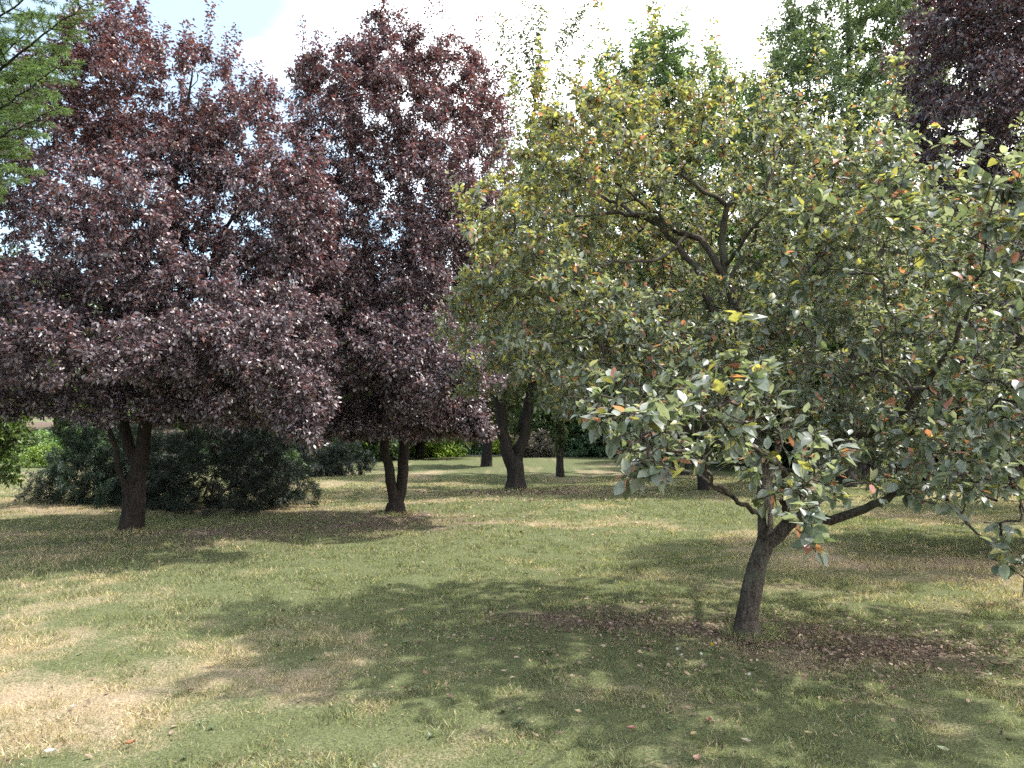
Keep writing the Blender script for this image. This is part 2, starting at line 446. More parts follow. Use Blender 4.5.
def make_ground():
    def axis(lo, hi, fine_lo, fine_hi, fine):
        v = list(np.arange(fine_lo, fine_hi, fine)); s = fine; q = fine_hi
        while q < hi: v.append(q); s *= 1.16; q += s
        v.append(hi); s = fine; q = fine_lo - fine; w = []
        while q > lo: w.append(q); s *= 1.16; q -= s
        w.append(lo)
        return np.array(w[::-1] + v)
    xs = axis(-900, 900, -7, 7, 0.09); ys = axis(-60, 1500, 1.5, 13, 0.09)
    X, Y = np.meshgrid(xs, ys); x, y = X.ravel(), Y.ravel()
    z = height(x, y)
    p = np.stack([x, y, 0 * x], -1)
    z = z + (fbm(p * 4.0, 21, 3) - 0.5) * 0.06 * (y < 40)
    nx, ny = len(xs), len(ys)
    i = (np.arange(ny - 1)[:, None] * nx + np.arange(nx - 1)[None]).ravel()
    fq = np.stack([i, i + 1, i + nx + 1, i + nx], -1)
    dry, soil = dry_soil(x, y)
    m, nt, out = nodemat('lawn')
    N, L = nt.nodes.new, nt.links.new
    ad = N('ShaderNodeAttribute'); ad.attribute_name = 'dry'
    as_ = N('ShaderNodeAttribute'); as_.attribute_name = 'soil'
    tc = N('ShaderNodeTexCoord')
    def nz(scale, det):
        n = N('ShaderNodeTexNoise'); n.inputs['Scale'].default_value = scale; n.inputs['Detail'].default_value = det
        n.inputs['Roughness'].default_value = 0.7
        L(tc.outputs['Object'], n.inputs['Vector']); return n.outputs['Fac']
    def ramp2(fac, p0, c0, p1, c1):
        r = N('ShaderNodeValToRGB'); e = r.color_ramp.elements
        e[0].position, e[0].color, e[1].position, e[1].color = p0, (*c0, 1), p1, (*c1, 1)
        L(fac, r.inputs[0]); return r.outputs[0]
    def addm(a, b, k):
        q = N('ShaderNodeMath'); q.operation = 'MULTIPLY_ADD'; q.inputs[1].default_value = k
        L(b, q.inputs[0]); L(a, q.inputs[2]); return q.outputs[0]
    fine = nz(70, 6); mid = nz(9, 5)
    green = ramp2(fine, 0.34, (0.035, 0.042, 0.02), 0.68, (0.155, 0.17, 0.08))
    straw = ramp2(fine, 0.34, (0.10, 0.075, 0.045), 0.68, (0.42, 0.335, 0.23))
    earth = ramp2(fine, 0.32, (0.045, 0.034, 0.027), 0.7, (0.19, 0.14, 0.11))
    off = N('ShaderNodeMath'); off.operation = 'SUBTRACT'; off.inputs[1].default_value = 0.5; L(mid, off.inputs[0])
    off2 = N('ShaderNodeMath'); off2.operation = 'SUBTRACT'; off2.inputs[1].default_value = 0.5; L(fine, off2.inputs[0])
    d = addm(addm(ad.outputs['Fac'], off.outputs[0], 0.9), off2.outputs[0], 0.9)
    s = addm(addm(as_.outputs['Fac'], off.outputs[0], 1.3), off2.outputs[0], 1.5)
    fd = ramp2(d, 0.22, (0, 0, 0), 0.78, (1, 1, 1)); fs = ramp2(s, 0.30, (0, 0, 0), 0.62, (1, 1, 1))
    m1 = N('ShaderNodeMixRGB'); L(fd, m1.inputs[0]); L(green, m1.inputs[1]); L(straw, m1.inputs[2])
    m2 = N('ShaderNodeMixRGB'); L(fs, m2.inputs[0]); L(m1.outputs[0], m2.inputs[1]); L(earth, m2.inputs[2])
    b = N('ShaderNodeBsdfPrincipled'); b.inputs['Roughness'].default_value = 0.95; b.inputs['Specular IOR Level'].default_value = 0.1
    L(m2.outputs[0], b.inputs['Base Color'])
    bp = N('ShaderNodeBump'); bp.inputs['Strength'].default_value = 0.6; bp.inputs['Distance'].default_value = 0.03
    L(fine, bp.inputs['Height']); L(bp.outputs[0], b.inputs['Normal'])
    L(b.outputs[0], out.inputs['Surface'])
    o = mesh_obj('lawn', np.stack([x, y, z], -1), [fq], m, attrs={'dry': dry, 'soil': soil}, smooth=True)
    tag(o, 'patchy half-dry park lawn stretching back to the hedges', kind='structure')
make_ground()

def strew(n, d0, d1, fall, pad=1.4):
    """points on the lawn in front of the camera; density per square metre falls off beyond `fall` metres"""
    d = rng.uniform(d0, d1, n * 5)
    w = (0.70 * d + pad) * np.minimum(1, (fall / d) ** 1.7)
    keep = rng.random(len(d)) < w / w.max()
    d = d[keep][:n]
    x = rng.uniform(-1, 1, len(d)) * (0.70 * d + pad)
    return x, d

def make_grass():
    x, y = strew(680000, 2.3, 27, 4.5)
    for (cx, cy, rr, nn) in ((1.87, 6.1, .16, 1500), (-5.88, 12, .28, 1300), (-2.23, 14.8, .27, 1000), (.1, 20.5, .36, 900)):   # longer grass round the trunks
        aa = rng.uniform(0, 2 * np.pi, nn); q = rr * (.75 + .8 * rng.random(nn) ** 2)
        x = np.concatenate([x, cx + q * np.cos(aa)]); y = np.concatenate([y, cy + q * np.sin(aa)])
    nring = 1500 + 1300 + 1000 + 900; ring = np.zeros(len(x), bool); ring[-nring:] = True
    dry, soil = dry_soil(x, y)
    tuft = fbm(np.stack([x, y, 0 * x], -1) * 7.0, 31, 2)
    keep = rng.random(len(x)) < (1 - 0.85 * np.clip(soil * 1.5 - 0.2, 0, 1)) * (0.55 + 0.8 * tuft)
    keep |= ring
    x, y, dry, tuft, ring = x[keep], y[keep], dry[keep], tuft[keep], ring[keep]
    n = len(x)
    z = height(x, y) - 0.012
    far = np.maximum(1, y / 5.5)
    big = np.clip(fbm(np.stack([x, y, 0 * x], -1) * 2.2, 33, 3) - .52, 0, 1) * 3
    L = (0.027 + 0.030 * tuft ** 1.5) * (1 + .35 * big) * rng.uniform(0.6, 1.3, n) * np.minimum(far, 1.35) * np.where(ring, 1.9, 1)
    isdry = rng.random(n) < np.clip(0.12 + 1.05 * (dry - 0.08), 0.10, 0.95)
    lean = rng.normal(0, 0.55, (n, 2)) + np.where(isdry, 1.5, 1)[:, None] * rng.normal(0, 0.35, (n, 2))
    dr = unit(np.concatenate([lean, np.ones((n, 1))], 1))
    nr = rng.normal(size=(n, 3)); nr = unit(nr - (nr * dr).sum(1)[:, None] * dr)
    W = 0.0052 * far * rng.uniform(0.6, 1.5, n)
    V, faces, k = leaf_arrays(np.stack([x, y, z], -1), dr, nr, L, W, LEAF_THIN)
    # bend the tips
    V = V.reshape(n, 3, 3); V[:, 2, :2] += rng.normal(0, 0.25, (n, 2)) * L[:, None]; V = V.reshape(-1, 3)
    clump = (0.45 + 1.15 * fbm(np.stack([x, y, 0 * x], -1) * 13.0, 35, 3))[:, None]
    g = np.array([0.150, 0.166, 0.088]) * clump * rng.uniform(0.40, 1.7, (n, 1)) + np.array([0.05, 0.035, 0.0]) * rng.random((n, 1)) * dry[:, None] * 2
    s = np.array([0.44, 0.355, 0.255]) * (0.4 + 0.6 * clump) * rng.uniform(0.45, 1.45, (n, 1))
    c = np.where(isdry[:, None], s, g)
    o = mesh_obj('grass', V, faces, M['grass'], attrs={'tint': np.repeat(c, k, axis=0)})
    tag(o, 'short mown grass blades, partly dried to straw', kind='stuff')
make_grass()

def make_weeds():
    x, y = strew(300, 2.6, 10, 5)
    dry, soil = dry_soil(x, y); k = rng.random(len(x)) > dry * 1.2; x, y = x[k], y[k]
    n = len(x); m_ = 7
    z = height(x, y) + .004
    a = (rng.uniform(0, 6.28, (n, 1)) + np.arange(m_) * 6.28 / m_ + rng.normal(0, .25, (n, m_))).ravel()
    el = rng.uniform(.25, 1.0, n * m_)
    dr = np.stack([np.cos(a) * np.cos(el), np.sin(a) * np.cos(el), np.sin(el)], -1)
    nr = unit(np.array([0, 0, 1.0]) - dr * dr[:, 2:3] + rng.normal(0, .15, dr.shape)); nr = unit(nr - (nr * dr).sum(1)[:, None] * dr)
    L = np.repeat(rng.uniform(.016, .042, n), m_) * rng.uniform(.6, 1.1, n * m_); asp = np.repeat(rng.uniform(.25, .6, n), m_)
    P = np.repeat(np.stack([x, y, z], -1), m_, 0)
    V, faces, k = leaf_arrays(P, dr, nr, L, L * asp, LEAF_NEAR, rng.uniform(.1, .6, n * m_), rng.normal(.1, .2, n * m_))
    c = np.repeat(np.array([0.095, 0.125, 0.06]) * rng.uniform(.7, 1.3, (n, 1)), m_, 0)
    tag(mesh_obj('lawn_weeds', V, faces, M['shrub_leaf'], attrs={'tint': np.repeat(c, k, axis=0)}), 'small broad-leaved weeds dotted through the mown grass', kind='stuff')
make_weeds()

def make_litter():
    xs, ys = [], []
    def patch(cx, cy, rx, ry, n):
        a = rng.normal(size=(n, 2)) * 0.62
        xs.append(cx + a[:, 0] * rx); ys.append(cy + a[:, 1] * ry)
    x, y = strew(1100, 2.6, 14, 6); xs.append(x); ys.append(y)
    patch(2.9, 5.75, 0.95, 0.6, 2600); patch(1.8, 6.2, 1.2, 0.8, 1500); patch(1.2, 6.2, 2.6, 1.8, 1700); patch(1.8, 6.1, .3, .25, 250); patch(.9, 6.4, 1.0, .6, 1200); patch(2.9, 5.9, 1.6, 1.0, 1200)
    patch(0.5, 19.2, 3.4, 2.2, 2600); patch(-2.1, 13.6, 2.6, 2.0, 1800); patch(-4.6, 11.6, 2.4, 1.8, 1500); patch(5, 9, 2.5, 1.6, 700)
    x, y = np.concatenate(xs), np.concatenate(ys); n = len(x)
    z = height(x, y) + 0.002 + 0.022 * rng.random(n)
    a = rng.uniform(0, 2 * np.pi, n)
    dr = unit(np.stack([np.cos(a), np.sin(a), rng.normal(0, 0.3, n)], -1))
    nr = unit(np.array([0, 0, 1]) + rng.normal(0, 0.45, (n, 3))); nr = unit(nr - (nr * dr).sum(1)[:, None] * dr)
    L = rng.uniform(0.012, 0.05, n) ** 1.0 * np.maximum(1, y / 9) * rng.uniform(.6, 1, n)
    V, faces, k = leaf_arrays(np.stack([x, y, z], -1), dr, nr, L, L * 0.6, LEAF_FINE)
    base = np.array([[0.16, 0.10, 0.075], [0.27, 0.20, 0.145], [0.13, 0.09, 0.07], [0.33, 0.24, 0.18], [0.21, 0.145, 0.11]])
    c = base[rng.integers(0, 5, n)] * rng.uniform(0.6, 1.25, (n, 1))
    o = mesh_obj('leaf_litter', V, faces, M['litter'], attrs={'tint': np.repeat(c, k, axis=0)})
    tag(o, 'brown dead leaves scattered under the trees', kind='stuff')
make_litter()

# ------------------------------------------------------------------ foreground crab apple
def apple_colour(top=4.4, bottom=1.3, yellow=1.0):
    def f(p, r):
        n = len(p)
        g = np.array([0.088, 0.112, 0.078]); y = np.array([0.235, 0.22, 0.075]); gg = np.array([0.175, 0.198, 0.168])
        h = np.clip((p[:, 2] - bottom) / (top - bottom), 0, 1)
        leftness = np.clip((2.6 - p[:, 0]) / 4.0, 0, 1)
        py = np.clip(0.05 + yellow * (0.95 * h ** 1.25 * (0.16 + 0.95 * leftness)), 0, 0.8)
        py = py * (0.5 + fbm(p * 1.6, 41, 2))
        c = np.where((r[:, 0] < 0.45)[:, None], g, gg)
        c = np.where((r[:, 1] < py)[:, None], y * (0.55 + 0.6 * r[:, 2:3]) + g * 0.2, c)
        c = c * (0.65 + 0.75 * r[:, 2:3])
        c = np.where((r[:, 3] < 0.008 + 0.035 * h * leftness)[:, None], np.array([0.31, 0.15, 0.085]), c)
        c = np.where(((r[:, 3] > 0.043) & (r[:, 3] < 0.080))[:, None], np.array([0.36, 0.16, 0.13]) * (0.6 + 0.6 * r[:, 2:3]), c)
        return c
    return f

def crab_apple():
    g = ground_at(748, 6.1)
    root = thing('crab_apple_tree', g, 'nearest tree, with a leaning slim grey trunk and grey-green leaves turning yellow and red', 'tree')
    sk = Skel()
    base = at(747, 636, 6.1); base[2] = g[2] - 0.05
    tr = [base, base + np.array([0, 0, .09]), base + np.array([0.005, 0, .2])] + [at(*q) for q in ((751, 596, 6.1), (757, 566, 6.1), (766, 542, 6.1))]
    t = sk.poly(tr, [0.15, 0.108, 0.088, 0.080, 0.074, 0.070], 0, step=0.02)
    fork = t[-1]
    def limb(pts, lid, parent, wob=0.012, step=0.10):
        P, R = px_poly(pts)
        return sk.poly([sk.pos[parent]] + P, [sk.rad[parent] * 0.95 if R[0] > sk.rad[parent] else min(sk.rad[parent], R[0] * 1.1)] + R, lid, parent, step, wob)
    def near(px, py, d): return sk.nearest(at(px, py, d))
    sA = limb([(766, 512, 6.15, .058), (760, 465, 6.3, .055), (748, 400, 6.45, .05), (738, 330, 6.6, .046), (728, 279, 6.6, .040), (723, 242, 6.6, .034), (726, 208, 6.55, .026), (740, 194, 6.5, .02), (764, 190, 6.4, .016), (775, 150, 6.4, .009), (770, 120, 6.4, .005)], 1, fork)
    sB = limb([(788, 522, 6.0, .056), (812, 508, 5.95, .05), (832, 460, 6.0, .042), (852, 360, 6.1, .032), (874, 265, 6.2, .024), (896, 228, 6.2, .015), (890, 180, 6.2, .008)], 2, fork)
    limb([(718, 263, 6.6, .032), (687, 234, 6.7, .028), (640, 215, 6.8, .022), (596, 214, 7.0, .014), (556, 220, 7.2, .008)], 3, near(730, 292, 6.6))
    limb([(712, 310, 6.7, .038), (701, 279, 6.7, .034), (687, 253, 6.7, .030), (660, 226, 6.8, .026), (620, 205, 7.1, .018), (570, 180, 7.3, .010), (530, 140, 7.4, .006)], 4, near(740, 340, 6.6))
    limb([(690, 350, 7.0, .03), (640, 300, 7.2, .022), (590, 290, 7.3, .016), (520, 300, 7.2, .009), (470, 320, 7.0, .005)], 5, near(745, 390, 6.45))
    limb([(830, 517, 5.85, .036), (862, 511, 5.7, .032), (885, 496, 5.5, .028), (925, 486, 5.2, .022), (965, 490, 4.9, .015), (1000, 500, 4.6, .009)], 6, near(800, 515, 5.97))
    limb([(768, 520, 5.8, .020), (745, 506, 5.2, .016), (720, 487, 4.5, .013), (699, 462, 3.9, .010), (669, 445, 3.4, .010), (649, 428, 3.1, .006), (638, 445, 2.95, .003)], 7, fork)
    limb([(785, 505, 5.6, .03), (785, 480, 4.8, .02), (765, 455, 4.0, .014), (740, 440, 3.4, .009), (720, 420, 3.1, .006)], 8, near(788, 522, 6.0))
    limb([(800, 490, 4.9, .013), (805, 480, 4.1, .009), (802, 500, 3.4, .006), (805, 525, 3.05, .003)], 8, near(785, 485, 4.8))
    limb([(880, 430, 5.3, .024), (930, 380, 4.7, .018), (965, 320, 4.2, .012), (985, 250, 3.9, .007), (1000, 165, 3.8, .003)], 9, near(838, 440, 6.0))
    limb([(960, 430, 4.4, .012), (1000, 400, 3.9, .008), (1040, 380, 3.6, .005)], 9, near(930, 380, 4.7))
    limb([(955, 510, 4.6, .012), (985, 540, 4.1, .008), (1010, 565, 3.7, .005), (1025, 590, 3.5, .003)], 6, near(930, 486, 5.15))
    limb([(809, 266, 6.7, .02), (835, 240, 6.8, .012), (850, 190, 6.9, .006)], 10, limb([(778, 330, 6.6, .03), (793, 297, 6.65, .026)], 10, near(748, 395, 6.45))[-1])
    limb([(920, 430, 5.9, .03), (1000, 370, 6.0, .022), (1090, 310, 6.1, .014), (1170, 290, 6.0, .007)], 14, near(835, 450, 6.0))
    limb([(900, 420, 6.9, .026), (950, 340, 7.2, .018), (990, 280, 7.4, .010), (1020, 240, 7.5, .005)], 11, near(835, 450, 6.0))
    limb([(758, 230, 6.5, .016), (752, 200, 6.5, .012), (756, 150, 6.6, .008), (752, 110, 6.6, .004)], 1, near(728, 279, 6.6))
    limb([(705, 190, 6.4, .018), (670, 172, 6.3, .012), (630, 160, 6.3, .006)], 1, near(726, 208, 6.55))
    limb([(640, 200, 6.5, .014), (600, 170, 6.4, .010), (560, 130, 6.4, .005)], 3, near(660, 224, 6.75))
    limb([(655, 260, 6.4, .016), (615, 262, 6.2, .011), (570, 275, 6.1, .006)], 3, near(690, 236, 6.7))
    limb([(745, 240, 6.2, .016), (765, 215, 6.0, .011), (790, 180, 5.9, .006)], 1, near(726, 262, 6.6))
    limb([(640, 310, 6.1, .018), (600, 330, 5.9, .012), (550, 345, 5.8, .006)], 4, near(703, 290, 6.7))
    limb([(1010, 350, 5.2, .02), (1090, 260, 4.7, .014), (1180, 170, 4.4, .008), (1230, 90, 4.4, .004)], 14, near(945, 410, 5.95))
    limb([(780, 440, 7.2, .03), (800, 380, 7.9, .022), (830, 320, 8.4, .014), (850, 260, 8.6, .007)], 12, near(766, 500, 6.2))
    limb([(690, 430, 7.1, .026), (640, 390, 7.8, .018), (580, 360, 8.2, .012), (520, 350, 8.2, .007)], 13, near(757, 450, 6.33))
    T = lobes([
        (490, 330, 7.0, 52, 85, 1.0, 1.0), (560, 310, 7.0, 90, 90, 1.4, 2.2), (520, 210, 7.3, 60, 70, .8, 1.0),
        (560, 130, 7.4, 45, 55, .7, .7), (640, 170, 7.0, 90, 85, 1.2, 2.4), (700, 125, 6.8, 75, 35, .8, 1.0),
        (620, 240, 7.6, 100, 80, 1.1, 2.0), (740, 230, 7.4, 120, 105, 1.0, 2.4), (820, 180, 6.7, 80, 70, 1.0, 1.6),
        (870, 260, 6.4, 95, 90, 1.3, 2.2), (700, 360, 6.4, 120, 75, 1.4, 2.2), (820, 370, 6.2, 130, 80, 1.5, 2.6),
        (600, 390, 6.4, 80, 55, 1.0, 1.2), (850, 435, 5.8, 100, 40, 1.2, 1.5), (960, 350, 6.2, 100, 110, 1.4, 2.0),
        (960, 440, 5.6, 85, 55, 1.0, 1.2), (930, 480, 5.0, 60, 16, .6, .25), (640, 440, 5.6, 60, 40, .7, .35),
        (760, 300, 8.4, 160, 90, .9, 1.6), (880, 330, 8.2, 110, 90, .8, 1.0), (600, 350, 8.2, 90, 60, .7, .7),
        (1080, 300, 6.2, 120, 110, 1.6, 2.6), (1120, 400, 5.4, 130, 70, 1.3, 1.6), (1000, 240, 6.6, 90, 70, 1.4, 1.4), (1230, 330, 6.0, 110, 100, 1.6, 1.8),
        (570, 320, 5.4, 80, 65, .7, 1.2), (500, 290, 5.9, 50, 75, .6, .9), (800, 340, 5.1, 90, 70, .6, 1.2), (860, 190, 5.4, 70, 60, .6, 1.0), (650, 370, 5.0, 80, 45, .6, .9), (600, 150, 5.9, 65, 55, .6, 1.0), (760, 150, 5.8, 70, 45, .6, .7), (880, 230, 4.6, 70, 60, .4, .7), (960, 200, 4.4, 60, 50, .4, .6), (1070, 260, 4.5, 90, 80, .5, 1.0), (520, 240, 5.5, 60, 60, .5, .8), (1120, 180, 4.3, 90, 80, .5, 1.1), (1240, 150, 4.4, 110, 90, .6, 1.1), (810, 225, 4.8, 55, 45, .35, .6), (1200, 60, 4.6, 120, 80, .6, .9),
    ], 4600, clump=0.6, freq=1.5, seed=5, minz=0.9)
    Tn = lobes([
        (640, 440, 3.1, 30, 42, .22, 1.0), (600, 395, 3.5, 38, 28, .25, .55), (700, 425, 3.5, 50, 40, .35, 1.3), (735, 400, 3.1, 42, 50, .22, 1.1),
        (765, 480, 3.9, 36, 36, .35, .7), (800, 455, 3.7, 52, 55, .35, 1.5), (805, 525, 3.1, 22, 32, .14, .6), (840, 485, 4.0, 50, 18, .3, .4), (655, 470, 3.05, 18, 22, .15, .3),
        (985, 260, 3.9, 45, 90, .3, 1.6), (1000, 370, 3.7, 50, 70, .35, 1.4), (960, 440, 4.1, 60, 50, .4, 1.1), (930, 485, 4.4, 50, 20, .3, .5), (1000, 540, 3.8, 28, 34, .25, .5),
        (920, 330, 4.6, 60, 90, .4, 1.2), (1050, 450, 3.6, 50, 120, .4, 1.2), (880, 440, 4.6, 55, 50, .35, .7),
    ], 560, clump=0.5, freq=3, seed=6, minz=0.8)
    sk.grow(list(T), step=0.13, up=0.35, wob=0.016, sag=0.05)
    sk.grow(list(Tn), step=0.10, up=0.3, wob=0.012, sag=0.08)
    # straight young water shoots
    for (bx, by, tx, ty, d) in ((600, 110, 602, 18, 7.2), (585, 130, 578, 50, 7.2), (655, 95, 655, 18, 7.0), (640, 110, 644, 60, 7.0), (690, 90, 700, 40, 6.8), (545, 120, 540, 60, 7.4),
                                (705, 85, 716, 58, 6.8), (735, 385, 742, 300, 3.1), (765, 405, 758, 372, 3.2), (765, 320, 769, 262, 5.0), (905, 210, 905, 140, 4.6), (985, 200, 1004, 150, 3.8),
                                (825, 140, 818, 60, 6.8), (845, 150, 852, 70, 6.8), (770, 130, 776, 70, 6.5), (1010, 220, 1022, 165, 3.8), (610, 130, 620, 68, 7.2), (520, 150, 512, 90, 7.4), (870, 150, 884, 95, 6.6)):
        b, tp = at(bx, by, d), at(tx, ty, d - 0.05)
        j = sk.nearest(b)
        sk.poly([sk.pos[j], b * 0.6 + np.array(sk.pos[j]) * 0.4, (b + tp) / 2, tp], [0.005, 0.005, 0.004, 0.002], sk.limb[j], j, 0.08, 0.006, leafy=0.5 if d > 4.8 else 1.0)
    sk.shoots(60, .2, .5, .6)
    sk.finish(0.0026, 0.42)
    o = np.array(root.location)
    nearsel = (sk.P[:, 1] < 4.75)
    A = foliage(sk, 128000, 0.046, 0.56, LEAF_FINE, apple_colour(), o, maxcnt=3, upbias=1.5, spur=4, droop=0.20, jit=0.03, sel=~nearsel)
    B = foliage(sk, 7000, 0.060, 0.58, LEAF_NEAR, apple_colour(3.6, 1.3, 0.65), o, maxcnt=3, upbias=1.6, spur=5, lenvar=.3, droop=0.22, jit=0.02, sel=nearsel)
    names = {0: 'trunk'}; names.update({i: 'limb' for i in range(1, 15)})
    build_tree(root, sk, names, 16, M['apple_bark'], [A + (M['apple_leaf'],), B + (M['apple_leaf'],)], limb_sides=7, twig_sides=4, twig_r=0.012, rough=0.16)
crab_apple()

# ------------------------------------------------------------------ purple plums
def plum_colour(lo, hi, red=1.0):
    def f(p, r):
        h = np.clip((p[:, 2] - lo) / (hi - lo), 0, 1)
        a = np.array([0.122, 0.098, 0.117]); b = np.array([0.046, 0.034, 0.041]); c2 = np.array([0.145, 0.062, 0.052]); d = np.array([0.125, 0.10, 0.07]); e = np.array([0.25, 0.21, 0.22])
        c = np.where((r[:, 0] < 0.5)[:, None], a, b)
        pr = red * (0.06 + 0.75 * h ** 1.5) * (0.3 + 1.4 * fbm(p * 1.1, 51, 2))
        c = np.where((r[:, 1] < pr)[:, None], c2, c)
        c = np.where((r[:, 3] < 0.05)[:, None], d, c)
        c = np.where((r[:, 3] > 0.82 + 0.14 * h)[:, None], e, c)  # pale leaves, more of them low down: sunlit sheen put into the tint
        return c * (0.6 + 0.8 * r[:, 2:3])
    return f

def plum_left():
    g = ground_at(134, 12.0)
    root = thing('purple_plum_tree', g, 'purple-leaved plum on the left with a thick split trunk in front of the dark yew', 'tree')
    sk = Skel()
    b = np.array([g[0], g[1], g[2] - 0.06])
    t = sk.poly([b, b + np.array([0, 0, .12]), at(133, 515, 12), at(136, 485, 12), at(139, 462, 12)], [.27, .205, .165, .15, .11], 0, step=0.035)
    def limb(pts, lid, parent, wob=0.014):
        P, R = px_poly(pts)
        return sk.poly([sk.pos[parent]] + P, [min(sk.rad[parent], R[0] * 1.15)] + R, lid, parent, 0.14, wob)
    def near(*a): return sk.nearest(at(*a))
    f = t[-1]
    limb([(143, 450, 11.95, .12), (146, 425, 11.9, .11), (160, 350, 11.9, .10), (165, 260, 12, .085), (175, 170, 12, .05), (190, 90, 12, .02), (195, 50, 12, .008)], 1, t[-5])
    limb([(130, 445, 12.05, .095), (122, 415, 12.1, .09), (112, 350, 12.1, .07), (105, 260, 12.1, .06), (110, 150, 12.1, .04), (112, 60, 12.1, .018), (112, 10, 12.1, .006)], 2, t[-5])
    limb([(122, 480, 11.8, .05), (117, 455, 11.75, .045), (109, 428, 11.7, .04), (95, 390, 11.5, .04), (65, 330, 11.3, .03), (35, 270, 11.2, .018), (10, 220, 11.2, .008)], 3, t[8])
    limb([(185, 350, 11.5, .06), (215, 300, 11.2, .045), (255, 260, 11.0, .03), (300, 230, 10.9, .012)], 4, near(152, 400, 11.9))
    limb([(180, 390, 11.2, .05), (215, 370, 10.6, .04), (255, 375, 10.1, .028), (295, 400, 9.8, .015), (315, 430, 9.7, .006)], 5, near(150, 415, 11.9))
    limb([(190, 300, 12.6, .05), (230, 220, 13, .035), (260, 150, 13.1, .02), (270, 110, 13.1, .008)], 6, near(160, 340, 11.9))
    limb([(80, 300, 12.6, .045), (40, 220, 13, .03), (20, 150, 13.2, .012)], 7, near(112, 350, 12.1))
    T = lobes([
        (110, 40, 12.1, 42, 45, .9, .8), (75, 80, 12.1, 45, 50, .8, .8), (175, 100, 12.0, 70, 60, 1.2, 1.5), (240, 140, 12.2, 55, 65, 1.1, 1.3), (60, 170, 12.2, 75, 70, 1.2, 1.4),
        (150, 200, 12.0, 100, 80, 1.8, 2.2), (260, 220, 11.8, 75, 70, 1.5, 1.8), (300, 210, 11.6, 40, 55, 1.0, .8), (20, 270, 11.9, 70, 80, 1.6, 1.6),
        (110, 300, 11.6, 100, 75, 1.8, 2.0), (220, 310, 11.3, 90, 70, 1.5, 2.0), (280, 330, 10.8, 50, 55, 1.0, 1.0), (60, 370, 11.3, 75, 40, 1.4, 1.2), (-30, 340, 11.8, 60, 80, 1.4, 1.0),
        (180, 370, 11.0, 80, 45, 1.2, 1.5), (240, 385, 10.5, 70, 42, .9, 1.4), (295, 400, 10.0, 38, 36, .6, .8), (305, 435, 9.8, 20, 24, .35, .3), (150, 320, 13.4, 150, 90, .9, 1.4), (60, 320, 10.0, 90, 60, .9, 1.1), (200, 320, 9.9, 70, 60, .8, 1.0), (-60, 300, 10.6, 90, 80, 1.2, 1.2), (-40, 350, 13.2, 80, 60, 1.2, 1.0), (120, 230, 10.2, 90, 70, .9, 1.0), (230, 250, 12.3, 75, 60, 1.3, 1.4), (170, 255, 12.6, 60, 50, 1.2, .9), (290, 260, 11.8, 50, 50, 1.1, .9), (260, 300, 12.6, 60, 50, 1.0, .8), (40, 345, 9.4, 80, 42, .7, 1.1), (150, 345, 9.3, 80, 42, .7, 1.1), (250, 350, 9.6, 60, 45, .6, .8), (105, 405, 10.6, 40, 20, .5, .5), (30, 398, 10.8, 50, 20, .6, .5), (175, 408, 10.6, 40, 20, .5, .5), (60, 120, 12.4, 50, 60, 1.0, .9), (130, 120, 12.4, 60, 60, 1.1, 1.0), (215, 170, 12.5, 60, 50, 1.1, 1.0),
    ], 5900, clump=0.6, freq=0.95, seed=9, minz=1.4)
    sk.grow(list(T), step=0.2, up=0.5, wob=0.025, sag=0.04)
    for (bx, by, tx, ty, d) in ((112, 30, 112, -6, 12.1), (140, 60, 146, 22, 12), (162, 60, 164, 24, 12), (205, 60, 208, 30, 12), (225, 75, 236, 52, 12.2), (60, 60, 66, 18, 12.1), (180, 60, 186, 35, 12), (250, 100, 262, 75, 12.2), (90, 40, 92, 0, 12.1)):
        bb, tp = at(bx, by, d), at(tx, ty, d); j = sk.nearest(bb)
        sk.poly([sk.pos[j], bb, tp], [.008, .006, .003], sk.limb[j], j, .12, .01, leafy=True)
    sk.shoots(60, .3, .7)
    sk.finish(0.0034, 0.43)
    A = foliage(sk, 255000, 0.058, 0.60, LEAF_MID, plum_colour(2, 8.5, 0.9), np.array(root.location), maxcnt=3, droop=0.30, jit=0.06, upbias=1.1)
    names = {0: 'trunk'}; names.update({i: 'limb' for i in range(1, 8)})
    build_tree(root, sk, names, 20, M['plum_bark'], [A + (M['plum_leaf'],)], rough=0.30, twig_r=0.02)
plum_left()

